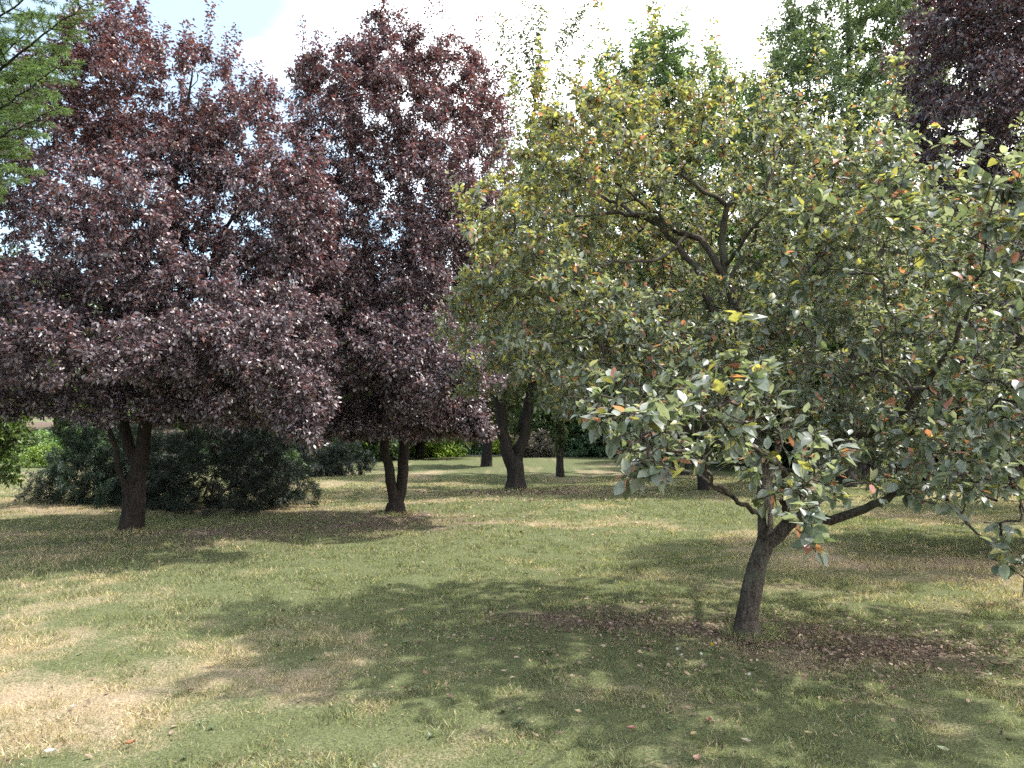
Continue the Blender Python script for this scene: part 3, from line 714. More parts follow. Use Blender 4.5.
def plum_mid():
    g = ground_at(396, 14.8)
    root = thing('purple_plum_tree', g, 'tall dark purple plum with two upright stems left of the forked black trunk', 'tree')
    sk = Skel(); b = np.array([g[0], g[1], g[2] - 0.06])
    t = sk.poly([b, b + np.array([0, 0, .14]), at(396, 504, 14.8), at(396, 496, 14.8)], [.26, .20, .17, .09], 0, step=0.035)
    def limb(pts, lid, parent, wob=0.014):
        P, R = px_poly(pts)
        return sk.poly([sk.pos[parent]] + P, [min(sk.rad[parent], R[0] * 1.15)] + R, lid, parent, 0.15, wob)
    def near(*a): return sk.nearest(at(*a))
    limb([(393, 492, 14.78, .10), (389, 470, 14.75, .09), (384, 440, 14.7, .085), (378, 380, 14.6, .09), (370, 280, 14.6, .07), (355, 180, 14.7, .045), (345, 100, 14.7, .02), (340, 70, 14.7, .008)], 1, t[-6])
    limb([(400, 492, 14.84, .11), (403, 470, 14.85, .105), (404, 440, 14.9, .10), (408, 360, 14.9, .095), (410, 260, 14.9, .07), (402, 150, 14.9, .045), (392, 70, 14.9, .02), (386, 30, 14.9, .008)], 2, t[-5])
    limb([(430, 380, 14.4, .05), (450, 370, 13.8, .035), (465, 400, 13.3, .02), (475, 440, 13.0, .008), (482, 465, 12.9, .004)], 3, near(407, 400, 14.9))
    limb([(435, 280, 15, .05), (460, 200, 15.1, .035), (475, 130, 15.2, .015)], 4, near(409, 330, 14.9))
    limb([(350, 360, 14.2, .045), (325, 330, 13.9, .03), (310, 300, 13.8, .012)], 5, near(380, 400, 14.6))
    T = lobes([
        (390, 60, 14.8, 50, 38, 1.1, 1.1), (340, 85, 14.8, 42, 38, .9, .9), (445, 80, 14.9, 48, 45, 1.0, 1.0), (480, 120, 15.1, 35, 50, .8, .7), (310, 75, 14.7, 22, 18, .5, .2),
        (400, 140, 14.7, 95, 65, 1.8, 2.0), (330, 150, 14.7, 45, 60, 1.1, 1.0), (400, 220, 14.5, 105, 70, 2.0, 2.3), (330, 240, 14.5, 45, 70, 1.2, 1.2), (470, 210, 15, 45, 80, 1.1, 1.1),
        (390, 310, 14.4, 95, 65, 1.9, 2.0), (350, 380, 14.2, 55, 50, 1.3, 1.2), (430, 380, 14.2, 70, 50, 1.5, 1.5), (400, 420, 13.9, 60, 26, 1.1, .8), (455, 415, 13.4, 40, 36, .7, .7), (478, 446, 13.0, 18, 28, .35, 1.0), (440, 436, 13.3, 38, 22, .5, .8), (395, 432, 13.2, 45, 18, .6, .7), (350, 435, 13.2, 30, 18, .5, .5), (300, 360, 11.9, 40, 50, .7, .7), (430, 370, 11.9, 55, 42, .7, .9), (355, 425, 14, 30, 24, .7, .35), (380, 340, 12.9, 60, 60, .8, 1.0), (420, 380, 12.6, 45, 40, .6, .7), (340, 330, 13.0, 40, 50, .7, .7), (440, 270, 14.9, 60, 60, 1.2, 1.3), (390, 270, 13.0, 75, 60, .8, 1.2), (420, 190, 13.4, 70, 60, .8, 1.0), (320, 270, 14.9, 40, 60, 1.0, .8), (400, 345, 12.3, 70, 45, .7, 1.0),
    ], 5200, clump=0.5, freq=0.9, seed=13, minz=1.5)
    sk.grow(list(T), step=0.22, up=0.6, wob=0.03, sag=0.03)
    for (bx, by, tx, ty) in ((385, 40, 382, 18), (395, 40, 400, 16), (355, 60, 350, 44), (440, 55, 450, 30), (320, 70, 306, 56), (465, 80, 478, 50), (412, 40, 418, 24), (376, 46, 368, 26)):
        bb, tp = at(bx, by, 14.8), at(tx, ty, 14.8); j = sk.nearest(bb)
        sk.poly([sk.pos[j], bb, tp], [.008, .006, .003], sk.limb[j], j, .12, .01, leafy=True)
    sk.shoots(50, .3, .75)
    sk.finish(0.0034, 0.43)
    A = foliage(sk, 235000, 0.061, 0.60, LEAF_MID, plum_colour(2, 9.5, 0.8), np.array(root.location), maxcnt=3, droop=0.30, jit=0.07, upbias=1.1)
    names = {0: 'trunk', 1: 'stem', 2: 'stem', 3: 'limb', 4: 'limb', 5: 'limb'}
    build_tree(root, sk, names, 16, M['plum_bark'], [A + (M['plum_leaf'],)], rough=0.25, twig_r=0.02)
plum_mid()

def plum_right():
    g = ground_at(1085, 10.8)
    root = thing('purple_plum_tree', g, 'dark purple plum at the right edge, its trunk hidden by the nearest tree', 'tree')
    sk = Skel(); b = np.array([g[0], g[1], g[2] - 0.06])
    t = sk.poly([b, at(1084, 470, 10.8), at(1078, 430, 10.8)], [.24, .19, .19], 0, step=0.08)
    def limb(pts, lid, parent, wob=0.014):
        P, R = px_poly(pts)
        return sk.poly([sk.pos[parent]] + P, [min(sk.rad[parent], R[0] * 1.15)] + R, lid, parent, 0.16, wob)
    f = t[-1]
    limb([(1022, 380, 10.60, .12), (1007, 280, 10.60, .09), (987, 160, 10.68, .06), (972, 60, 10.68, .035), (967, -40, 10.68, .012)], 1, f)
    limb([(1052, 370, 10.68, .11), (1082, 260, 10.85, .08), (1092, 120, 11.02, .05), (1082, -20, 11.02, .02)], 2, f)
    limb([(982, 400, 10.35, .06), (942, 340, 10.09, .04), (922, 280, 10.01, .015)], 3, f)
    T = lobes([
        (962, 30, 10.68, 62, 70, 1.4, 1.8), (1032, 40, 10.77, 70, 80, 1.8, 2.0), (972, 120, 10.60, 65, 70, 1.5, 2.0), (1052, 140, 10.68, 90, 80, 2.0, 2.0), (1112, 60, 11.02, 70, 110, 2, 1.6),
        (1022, -50, 10.85, 90, 60, 1.8, 1.2), (1022, 250, 10.52, 100, 80, 2.0, 2.0), (1112, 240, 10.85, 80, 110, 2.0, 1.8), (982, 350, 10.35, 90, 70, 1.6, 1.6), (1062, 380, 10.52, 90, 70, 1.8, 1.6), (982, 440, 10.18, 70, 36, 1.3, 1.0), (1052, 450, 10.18, 70, 36, 1.3, 1.0),
    (980, 450, 10.0, 90, 34, 1.2, 1.3), (1060, 455, 10.4, 90, 36, 1.3, 1.3), (905, 452, 9.8, 60, 26, .9, .8), (1130, 420, 10.5, 80, 60, 1.3, 1.0),
    ], 3700, clump=0.6, freq=0.9, seed=17, minz=.75)
    sk.grow(list(T), step=0.24, up=0.5, wob=0.03, sag=0.03); sk.finish(0.0036, 0.43)
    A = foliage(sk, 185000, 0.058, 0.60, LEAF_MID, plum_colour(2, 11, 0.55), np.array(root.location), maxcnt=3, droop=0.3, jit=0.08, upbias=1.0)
    names = {0: 'trunk', 1: 'limb', 2: 'limb', 3: 'limb'}
    build_tree(root, sk, names, 14, M['plum_bark'], [A + (M['plum_leaf'],)], rough=0.25, twig_r=0.025)
plum_right()

# ------------------------------------------------------------------ trees standing further back
def tone(base, var=0.35, alt=None, palt=0.2, spot=None, pspot=0.0):
    base = np.array(base)
    def f(p, r):
        c = np.where((r[:, 1] < palt)[:, None], np.array(alt), base) if alt is not None else np.repeat(base[None], len(p), 0)
        if spot is not None: c = np.where((r[:, 3] < pspot)[:, None], np.array(spot), c)
        return c * (1 - var + 2 * var * r[:, 2:3])
    return f

def back_tree(name, label, base, limbs, blobs, ntw, nleaf, leaf, aspect, colour, seed, mat='far_leaf', bark='dark_bark', group=None, clump=0.8, freq=0.8, minz=1.4, step=0.3, shoots=(), tw=0.004, up=0.5, cat='tree', jit=0.1, rough=0.25):
    px, d, r0 = base
    g = ground_at(px, d)
    root = thing(name, g, label, cat, group)
    sk = Skel(); b = np.array([g[0], g[1], g[2] - 0.08])
    names = {0: 'trunk'}
    P, R = px_poly(limbs[0])
    sk.poly([b] + P, [r0] + R, 0, step=0.08)
    for i, L in enumerate(limbs[1:], 1):
        P, R = px_poly(L); j = sk.nearest(P[0])
        sk.poly([sk.pos[j]] + P, [min(sk.rad[j], R[0] * 1.15)] + R, i, j, 0.2, 0.03)
        names[i] = 'limb'
    T = lobes(blobs, ntw, clump=clump, freq=freq, seed=seed, minz=minz)
    sk.grow(list(T), step=step, up=up, wob=0.04, sag=0.02)
    for (bx, by, tx, ty, dd) in shoots:
        bb, tp = at(bx, by, dd), at(tx, ty, dd); j = sk.nearest(bb)
        sk.poly([sk.pos[j], bb, (bb + tp) / 2 + rng.normal(0, .08, 3), tp], [.02, .016, .010, .004], sk.limb[j], j, .25, .02, leafy=True)
    sk.shoots(int(ntw * .04), .4, 1.0, .5)
    sk.finish(tw, 0.43)
    A = foliage(sk, nleaf, leaf, aspect, LEAF_MID, colour, np.array(root.location), maxcnt=3, droop=0.25, jit=jit)
    build_tree(root, sk, names, 14, M[bark], [A + (M[mat],)], rough=rough, twig_r=0.03, limb_sides=6)
    return root

back_tree('crab_apple_tree', 'tree with a black trunk forking into a wide V behind the purple plums', (516, 20.5, .33),
    [[(516, 480, 20.5, .25), (515, 464, 20.5, .23), (515, 456, 20.5, .11)],
     [(512, 468, 20.5, .19), (507, 448, 20.5, .17), (502, 430, 20.5, .16), (500, 410, 20.5, .15), (490, 360, 20.6, .11), (470, 290, 20.7, .06), (455, 240, 20.7, .02)],
     [(518, 468, 20.5, .18), (521, 448, 20.5, .15), (525, 428, 20.5, .14), (529, 400, 20.5, .13), (540, 330, 20.5, .11), (545, 230, 20.6, .08), (535, 130, 20.6, .05), (538, 60, 20.6, .02)],
     [(518, 432, 20.6, .07), (523, 415, 20.6, .05), (528, 390, 20.8, .03)]],
    [(500, 370, 19.8, 50, 34, 1.6, 1.6), (455, 385, 19.6, 30, 26, 1.0, .6), (550, 370, 19.8, 45, 36, 1.6, 1.4), (520, 320, 20.3, 85, 45, 2.2, 2.0), (500, 240, 20.5, 70, 60, 2, 1.8), (560, 230, 20.5, 70, 70, 2, 1.8), (530, 150, 20.6, 55, 60, 1.5, 1.0)],
    1100, 30000, .095, .55, tone((0.085, 0.105, 0.06), .4, (0.15, 0.15, 0.06), .35, (0.25, 0.10, 0.05), .03), 23,
    shoots=((540, 80, 538, -4, 20.6), (532, 70, 520, 15, 20.6), (545, 70, 566, 22, 20.6), (560, 50, 588, -2, 20.6), (525, 80, 496, 16, 20.6), (520, 90, 487, 30, 20.6), (550, 90, 580, 10, 20.6), (515, 95, 484, 55, 20.6), (540, 60, 545, 10, 20.6), (575, 80, 592, 28, 20.6), (530, 60, 508, 20, 20.6), (500, 110, 470, 80, 20.6), (535, 90, 528, 2, 20.6)), rough=0.2)
back_tree('crab_apple_tree', 'distant dark tree with a straight short trunk seen left of the V-shaped trunk', (487, 34, .26),
    [[(487, 448, 34, .22), (486, 430, 34, .2), (486, 400, 34, .14), (486, 350, 34, .06)]],
    [(486, 405, 34, 30, 22, 1.6, 1.5), (470, 385, 34, 34, 30, 2, 1.4), (500, 380, 34, 34, 32, 2, 1.4), (486, 340, 34, 50, 40, 2.5, 1.6)],
    420, 9000, .17, .6, tone((0.045, 0.055, 0.03), .4, (0.09, 0.09, 0.045), .2), 29, step=.5)
back_tree('ivy_clad_tree', 'thin upright ivy-clad tree right of the V-shaped trunk', (560, 26.8, .15),
    [[(560, 455, 26.8, .12), (559, 425, 26.8, .11), (560, 390, 26.8, .08), (562, 340, 26.8, .05), (565, 300, 26.8, .02)]],
    [(560, 440, 26.8, 5, 22, .2, .7), (561, 400, 26.8, 10, 22, .35, .6), (560, 365, 26.8, 42, 28, 1.5, 1.6), (575, 320, 26.8, 55, 40, 2, 1.6)],
    420, 9000, .11, .6, tone((0.06, 0.085, 0.035), .4, (0.12, 0.12, 0.05), .25), 31, minz=.7, step=.35, jit=.06)
back_tree('crab_apple_tree', 'slim dark tree half hidden behind the low near branch at right', (703, 20.5, .18),
    [[(703, 470, 20.5, .14), (704, 440, 20.5, .13), (706, 400, 20.5, .11), (708, 330, 20.5, .07), (712, 260, 20.5, .03)],
     [(696, 430, 20.3, .06), (680, 400, 20.0, .045), (660, 370, 19.8, .02)]],
    [(690, 380, 20.2, 50, 40, 1.8, 1.6), (740, 390, 20.2, 60, 40, 1.8, 1.6), (720, 320, 20.5, 95, 60, 2.4, 2.0), (790, 420, 20, 50, 30, 1.3, 1.0)],
    700, 20000, .10, .6, tone((0.05, 0.055, 0.04), .4, (0.07, 0.04, 0.045), .35), 37)
back_tree('crab_apple_tree', 'mostly hidden dark tree, added for shade behind the purple plum at the right edge', (1095, 15.8, .2),  # tree largely out of frame, added to shade the grass strip at right
    [[(1095, 460, 15.8, .17), (1094, 400, 15.8, .14), (1090, 300, 15.8, .09), (1085, 200, 15.8, .03)], [(1060, 360, 15.6, .06), (1020, 320, 15.4, .02)], [(1130, 360, 16, .06), (1170, 310, 16.2, .02)]],
    [(1040, 400, 15.4, 75, 60, 1.8, 1.8), (1010, 330, 15.6, 70, 60, 1.8, 1.4), (1090, 330, 15.8, 90, 80, 2.2, 2.0), (1080, 220, 15.8, 90, 70, 2.2, 1.6), (1160, 380, 16, 90, 70, 2.2, 1.6), (1000, 440, 14.8, 60, 30, 1.3, 1.0)],
    1100, 40000, .085, .6, tone((0.055, 0.05, 0.05), .4, (0.06, 0.075, 0.045), .4), 57)
back_tree('ash_tree', 'tall pale green tree behind the right purple plum', (845, 22, .3),
    [[(845, 440, 22, .26), (846, 340, 22, .22), (850, 220, 22, .16), (850, 120, 22, .1), (848, 20, 22, .05), (846, -40, 22, .02)],
     [(830, 260, 22, .1), (800, 160, 22, .06), (780, 90, 22, .02)], [(870, 240, 22, .1), (895, 130, 22, .06), (900, 20, 22, .02)]],
    [(845, 20, 22, 62, 60, 2.2, 1.8), (790, 95, 22, 36, 45, 1.5, 1.0), (850, 120, 21.6, 80, 60, 2.4, 2.0), (895, 60, 22, 55, 70, 2, 1.5), (850, -50, 22, 55, 50, 2, 1.0), (805, 190, 22, 60, 60, 2, 1.4), (870, 220, 22, 80, 70, 2.2, 1.6), (840, 310, 22, 100, 70, 2.4, 1.8), (925, -20, 22, 50, 60, 1.8, 1.0), (800, 60, 22, 30, 50, 1.2, .8), (770, 130, 22, 40, 40, 1.4, .8), (940, 120, 22, 60, 70, 2, 1.2)],
    2400, 110000, .11, .5, tone((0.15, 0.19, 0.13), .3, (0.18, 0.22, 0.12), .4), 41, step=.35)  # leaf tint lightened to carry the veil of lens flare
back_tree('ash_tree', 'mid-green tree rising behind the top of the nearest tree', (680, 27, .3),
    [[(680, 440, 27, .26), (680, 330, 27, .2), (676, 220, 27, .14), (670, 130, 27, .08), (662, 50, 27, .03)],
     [(700, 260, 27, .1), (725, 170, 27, .06), (735, 100, 27, .02)], [(650, 250, 27, .1), (620, 160, 27, .05), (612, 90, 27, .02)]],
    [(660, 80, 27, 36, 50, 1.8, 1.4), (700, 120, 27, 40, 50, 2, 1.3), (630, 120, 27, 36, 55, 1.8, 1.0), (680, 190, 27, 75, 60, 2.6, 2.0), (740, 200, 27, 55, 60, 2, 1.3), (660, 290, 27, 100, 60, 3, 2.0), (750, 300, 27, 80, 70, 3, 1.6), (580, 280, 27, 60, 70, 2.4, 1.3), (560, 190, 27, 55, 55, 2, 1.1), (500, 260, 27, 50, 60, 2, 1.0), (640, 240, 26.5, 70, 55, 1.6, 1.8), (600, 160, 26.6, 50, 50, 1.6, 1.0), (615, 100, 27, 35, 40, 1.4, .7), (725, 120, 27, 40, 40, 1.6, .9), (700, 250, 26.4, 70, 55, 1.6, 1.4)],
    2900, 140000, .125, .52, tone((0.095, 0.14, 0.07), .3, (0.125, 0.175, 0.07), .4), 43, step=.4, shoots=((655, 60, 652, 30, 27), (640, 70, 632, 40, 27), (690, 80, 694, 52, 27), (712, 90, 716, 62, 27)))
back_tree('broadleaf_tree', 'green-leaved tree at the left edge with low boughs over the sunny grass', (-60, 15.5, .22),
    [[(-60, 440, 15.5, .18), (-58, 360, 15.5, .14), (-50, 280, 15.5, .06)],
     [(-30, 420, 15.2, .06), (-5, 420, 15, .04), (15, 440, 14.9, .015)], [(-20, 370, 15.5, .06), (20, 360, 15.6, .03), (60, 370, 15.7, .01)]],
    [(0, 425, 15, 24, 38, .6, 1.4), (10, 470, 14.8, 14, 16, .3, .25), (-40, 400, 15.3, 60, 60, 1.4, 1.8), (20, 370, 15.8, 60, 34, 1, 1.2), (60, 395, 16.2, 34, 20, .6, .7), (-50, 310, 15.5, 70, 60, 1.4, 1.5)],
    700, 17000, .085, .6, tone((0.06, 0.095, 0.03), .4, (0.11, 0.15, 0.045), .35), 47, minz=.5, step=.25)

# ------------------------------------------------------------------ belt of distant trees (copies of three), nearer ones added to shade the far lawn
def copy_tree(o, parent=None):
    c = o.copy(); COL.objects.link(c)
    if parent is not None: c.parent = parent
    for ch in list(o.children): copy_tree(ch, c)
    return c
def far_proto(seed, col, alt, hgt, wid):
    # built where the first one stands; sizes in pixels at 50 m
    px, d = {1: (300, 55), 2: (60, 54), 3: (905, 56)}[seed]
    s = F / d
    w, h = wid * s / 2, hgt * s
    yb = 420
    return back_tree('broadleaf_tree', 'x', (px, d, .35),
        [[(px, yb - .2 * h, d, .28), (px + .03 * w, yb - .55 * h, d, .16), (px, yb - .9 * h, d, .03)]],
        [(px, yb - .3 * h, d, w * .9, h * .2, wid * .42, 2), (px - .35 * w, yb - .5 * h, d, w * .6, h * .24, wid * .3, 1.6), (px + .4 * w, yb - .48 * h, d, w * .6, h * .22, wid * .3, 1.6), (px, yb - .75 * h, d, w * .6, h * .24, wid * .3, 1.6), (px, yb - .10 * h, d, w * .95, h * .14, wid * .42, 2.0)],
        950, 34000, .24, .62, tone(col, .4, alt, .35), 60 + seed, step=.8, group='distant trees along the edge of the park', jit=.35, minz=.8)
protos = [far_proto(1, (0.08, 0.12, 0.055), (0.12, 0.16, 0.065), 12, 10), far_proto(2, (0.11, 0.155, 0.055), (0.16, 0.20, 0.07), 10.5, 9), far_proto(3, (0.07, 0.11, 0.06), (0.10, 0.145, 0.07), 13, 10)]
FARLAB = {0: 'distant broad dark-green tree in the belt at the edge of the park', 1: 'distant light-green tree in the belt at the edge of the park', 2: 'distant tall deep-green tree in the belt at the edge of the park'}
for k, p in enumerate(protos): p['label'] = FARLAB[k]
for k, (px, d, which, sc, rz) in enumerate([(150, 58, 0, .85, 1.0), (210, 52, 1, .8, 2.2), (395, 60, 2, .8, .6), (450, 53, 1, .85, 4.0), (520, 62, 0, .95, 2.9), (600, 58, 2, .85, 1.7), (680, 64, 0, 1.0, 5.1), (760, 57, 1, 1.0, .4), (830, 62, 2, .9, 3.3), (985, 60, 0, 1.0, 4.4), (345, 40, 0, .75, 5.5), (250, 37, 2, .62, 1.9), (420, 43, 1, .8, 2.6), (790, 33, 0, .95, .9), (875, 30, 2, .9, 2.4), (965, 27, 0, .8, 3.9), (735, 38, 1, .95, 5.0), (1050, 31, 2, .8, .2), (660, 47, 2, .9, 4.6), (565, 50, 0, .95, 3.7), (-40, 60, 2, .95, 2.0), (1070, 57, 1, 1.0, 1.2), (-140, 56, 0, .95, 3.1), (1160, 60, 2, .95, .9)]):
    c = copy_tree(protos[which]); g = ground_at(px, d)
    c.location = Vector([float(v) for v in g]); c.rotation_euler.z = rz; c.scale = (sc,) * 3

# ------------------------------------------------------------------ shrubs
def shrub(name, label, px, d, w, dep, h, nst, nleaf, leaf, aspect, colour, seed, mat='shrub_leaf', group=None, cat='shrub', spiky=0.0, tmpl=LEAF_MID, upb=.8, flat=False, cx=0):
    """rounded shrub: stems from the base, dense small leaves; sizes in metres"""
    g = ground_at(px, d)
    root = thing(name, g, label, cat, group)
    sk = Skel(); sk.poly([g + np.array([0, 0, -.05]), g + np.array([0, 0, .12 * h])], [.05, .04], 0, step=.05)
    v = unit(rng.normal(size=(int(nst * 1.5), 3))); v[:, 2] = np.abs(v[:, 2])
    r = rng.random((len(v), 1)) ** .28
    r *= 1 + (.55 if spiky else .30) * (noise(v * 2.1 + seed * 3.3, seed)[:, None] - .5) * 2 + spiky * (rng.random((len(v), 1)) ** 4)
    p = g + v * r * np.array([w / 2, dep / 2, h]) + np.array([cx, 0, .05])
    keep = np.argsort(-fbm(p * (2.6 / max(h, .5)), seed, 2) - rng.normal(0, .05, len(p)))[:nst]
    sk.grow(list(p[keep]), step=.12 if h < 1.2 else .22, up=.3, wob=.02, sag=.1 if spiky else .02)
    sk.finish(.003, .4)
    V, f = tubes(sk, sk.par >= -1, 4, g)
    mesh_obj('stem', V, [f], M['twig'], root, smooth=True)
    vv, faces, at_ = foliage(sk, nleaf, leaf, aspect, tmpl, colour, g, maxcnt=4, upbias=upb, jit=leaf * .8, along=1.3 if spiky else .4, spread=.7)
    mesh_obj('foliage', vv, faces, M[mat], root, at_)
    return root
yewc = tone((0.032, 0.052, 0.036), .4, (0.05, 0.085, 0.06), .35)
dk = tone((0.020, 0.030, 0.023), .4, (0.032, 0.048, 0.034), .3)
shrub('yew_bush', 'big dark spreading yew bush behind the left plum trunk, right half', 222, 16.4, 3.2, 2.8, 2.0, 1900, 150000, .07, .14, dk, 71, spiky=.6)
shrub('juniper_bush', 'blue-green spreading juniper left of the left plum trunk', 116, 17.2, 2.5, 2.2, 1.75, 1300, 90000, .07, .15, yewc, 73, spiky=.55)
shrub('yew_bush', 'dark low yew further back between the two left plums', 322, 27, 2.8, 2.2, 1.8, 450, 34000, .10, .2, dk, 75, spiky=.2)
shrub('green_bush', 'light green bush peeping out beside the dark yew', 283, 24, 1.5, 1.4, 1.2, 220, 6000, .08, .4, tone((0.09, 0.14, 0.06), .35), 77, spiky=.2)
shrub('ground_cover_bush', 'yellow-green mounded bush on the sunny grass at the far left', 48, 33, 2.0, 1.6, .85, 250, 7000, .09, .5, tone((0.16, 0.23, 0.045), .35), 79)
shrub('lit_tip_shrub', 'low shrub left of the juniper, its sunlit tips put into pale leaf colour', 55, 17.0, 1.1, .9, .55, 160, 3000, .06, .4, tone((0.22, 0.21, 0.17), .4, (0.10, 0.11, 0.08), .4), 81, spiky=.4)  # stands for sunlit juniper tips, the light put into its pale tint
HEDGE = 'rounded bushes in the border beyond the lawn'
for k, (px, d, w, h, col, lab) in enumerate([
    (536, 45, 2.4, 1.6, (0.10, 0.085, 0.075), 'greyish brown-leaved rounded bush just left of the thin ivy-clad trunk'),
    (598, 46, 3.8, 1.9, (0.05, 0.085, 0.045), 'wide dark green bush right of the thin ivy-clad trunk'),
    (628, 50, 2.2, 2.6, (0.03, 0.055, 0.03), 'taller dark round bush behind the border near the brown bank'),
    (650, 43, 3.2, 1.7, (0.09, 0.14, 0.05), 'bright green rounded bush with a few tints at the right end of the border'),
    (440, 46, 3.0, .9, (0.16, 0.22, 0.04), 'low yellow-green plant in the border right of the middle plum'),
    (468, 49, 3.2, 2.1, (0.06, 0.11, 0.055), 'mid-green bush behind the yellow-green border plants'),
    (505, 48, 2.4, .8, (0.18, 0.23, 0.04), 'low lime-green plant behind the V-shaped trunk'),
    (415, 47, 3.0, 1.6, (0.05, 0.085, 0.045), 'dark green border bush partly behind the middle plum stems'),
    (575, 49, 2.6, 2.2, (0.05, 0.09, 0.06), 'bluish green bush behind the brown-leaved bush'),
    (365, 45, 3.4, 1.0, (0.12, 0.18, 0.05), 'pale green low bush in the border left of the middle plum'),
    (760, 44, 4.0, 1.8, (0.05, 0.08, 0.04), 'dark green bush seen under the boughs of the nearest tree'),
    (880, 42, 4.5, 2.0, (0.055, 0.085, 0.04), 'broad green bush behind the right-hand boughs of the nearest tree'),
    (80, 40, 4.0, 2.0, (0.07, 0.12, 0.04), 'mid-green bush beyond the sunny grass left of the juniper'),
    (10, 38, 3.5, 2.2, (0.10, 0.15, 0.05), 'light green bush beyond the sunny grass at the left edge')]):
    shrub('rounded_bush', lab, px, d, w, w * .8, h, 260, 9000, .15, .6, tone(tuple(c * 1.35 for c in col), .38, tuple(c * 1.75 for c in col), .35), 90 + k, group=HEDGE)

# ------------------------------------------------------------------ conifer at the left edge
def conifer():
    g = np.array([-6.6, 7.0, 0.0])
    root = thing('conifer_tree', g, 'feathery light-green conifer reaching in at the top left corner', 'tree')
    sk = Skel()
    sk.poly([g + (0, 0, -.1), g + (0, 0, 3), g + (.1, 0, 6.5), g + (.1, 0, 9.5)], [.22, .17, .10, .02], 0, step=.15)
    Vn, Fn, Tn, off = [], [], [], 0
    lid = 1
    def bough(zb, tip, r, seed):
        nonlocal lid
        j = sk.nearest(g + np.array([0.06, 0, zb])); b = np.array(sk.pos[j])
        mid = (b + tip) / 2 + np.array([0, 0, .10])
        ids = sk.poly([b, mid, tip], [r, r * .6, .004], lid, j, .08, .006)
        axis = unit(tip - b); side = unit(np.cross(axis, [0, 0, 1.0]))
        n = len(ids)
        for q, i in enumerate(ids[3:], 3):
            f = q / n
            for sgn in (-1, 1):
                if rng.random() < .08: continue
                Ls = (0.50 * (1 - f) ** .7 + .10) * rng.uniform(.6, 1.1)
                dv = unit(axis * .75 + sgn * side * 1.0 + np.array([0, 0, rng.normal(-.12, .18)]))
                p0 = np.array(sk.pos[i]); p1 = p0 + dv * Ls * .55; p2 = p0 + unit(dv + axis * .35 + np.array([0, 0, -.18])) * Ls
                sub = sk.poly([p0, p1, p2], [.006, .004, .002], lid, i, .05, .004, leafy=True)
                for s_ in sub[1:]:
                    for s2 in (-1, 1):
                        if rng.random() < .3: continue
                        a0 = np.array(sk.pos[s_]); l2 = Ls * .28 * rng.uniform(.5, 1.1)
                        d2 = unit(dv + s2 * .9 * np.cross(dv, [0, 0, 1.0]) + np.array([0, 0, rng.normal(-.1, .2)]))
                        sk.poly([a0, a0 + d2 * l2], [.002, .0015], lid, s_, .05, .002, leafy=True)
        lid += 1
    bough(3.3, at(88, 2, 6.1), .035, 1)
    bough(3.0, at(66, 62, 5.9), .03, 2)
    bough(3.0, at(56, 108, 5.8), .03, 3)
    bough(2.75, at(16, 168, 5.7), .028, 4)
    bough(3.8, at(60, -30, 6.3), .03, 5)
    bough(3.1, at(40, 20, 6.6), .03, 6)
    bough(3.2, at(36, 70, 6.6), .028, 7)
    for k in range(4):
        z = 4.6 + k * 1.1; aa = 1.2 + 1.4 * k
        bough(z, g + np.array([math.cos(aa) * 1.6, math.sin(aa) * 1.6, z + .2]), .03, 20 + k)
    sk.finish(.002, .4)
    A = foliage(sk, 300000, .034, .13, LEAF_MID, tone((0.14, 0.20, 0.075), .35, (0.085, 0.135, 0.065), .35), g, maxcnt=8, upbias=.7, along=.75, spread=.8, droop=.05, jit=.004)
    names = {0: 'trunk'}; names.update({i: 'bough' for i in range(1, lid)})
    build_tree(root, sk, names, 12, M['plum_bark'], [A + (M['needle'],)], twig_sides=3, limb_sides=5)
conifer()

# ------------------------------------------------------------------ path at the back
def path_strip():
    xs = np.linspace(-60, 60, 121); V = []
    for x in xs:
        for y in (46.6, 48.6):
            V.append((x, y + .6 * math.sin(x * .05), float(height(x, y + .6 * math.sin(x * .05))) + .03))
    i = np.arange(120) * 2
    m = plain_mat('asphalt', (0.12, 0.115, 0.115), .9, 20, .2)
    tag(mesh_obj('path', V, [np.stack([i, i + 2, i + 3, i + 1], -1)], m), 'grey asphalt path behind the border bushes', kind='structure')
path_strip()

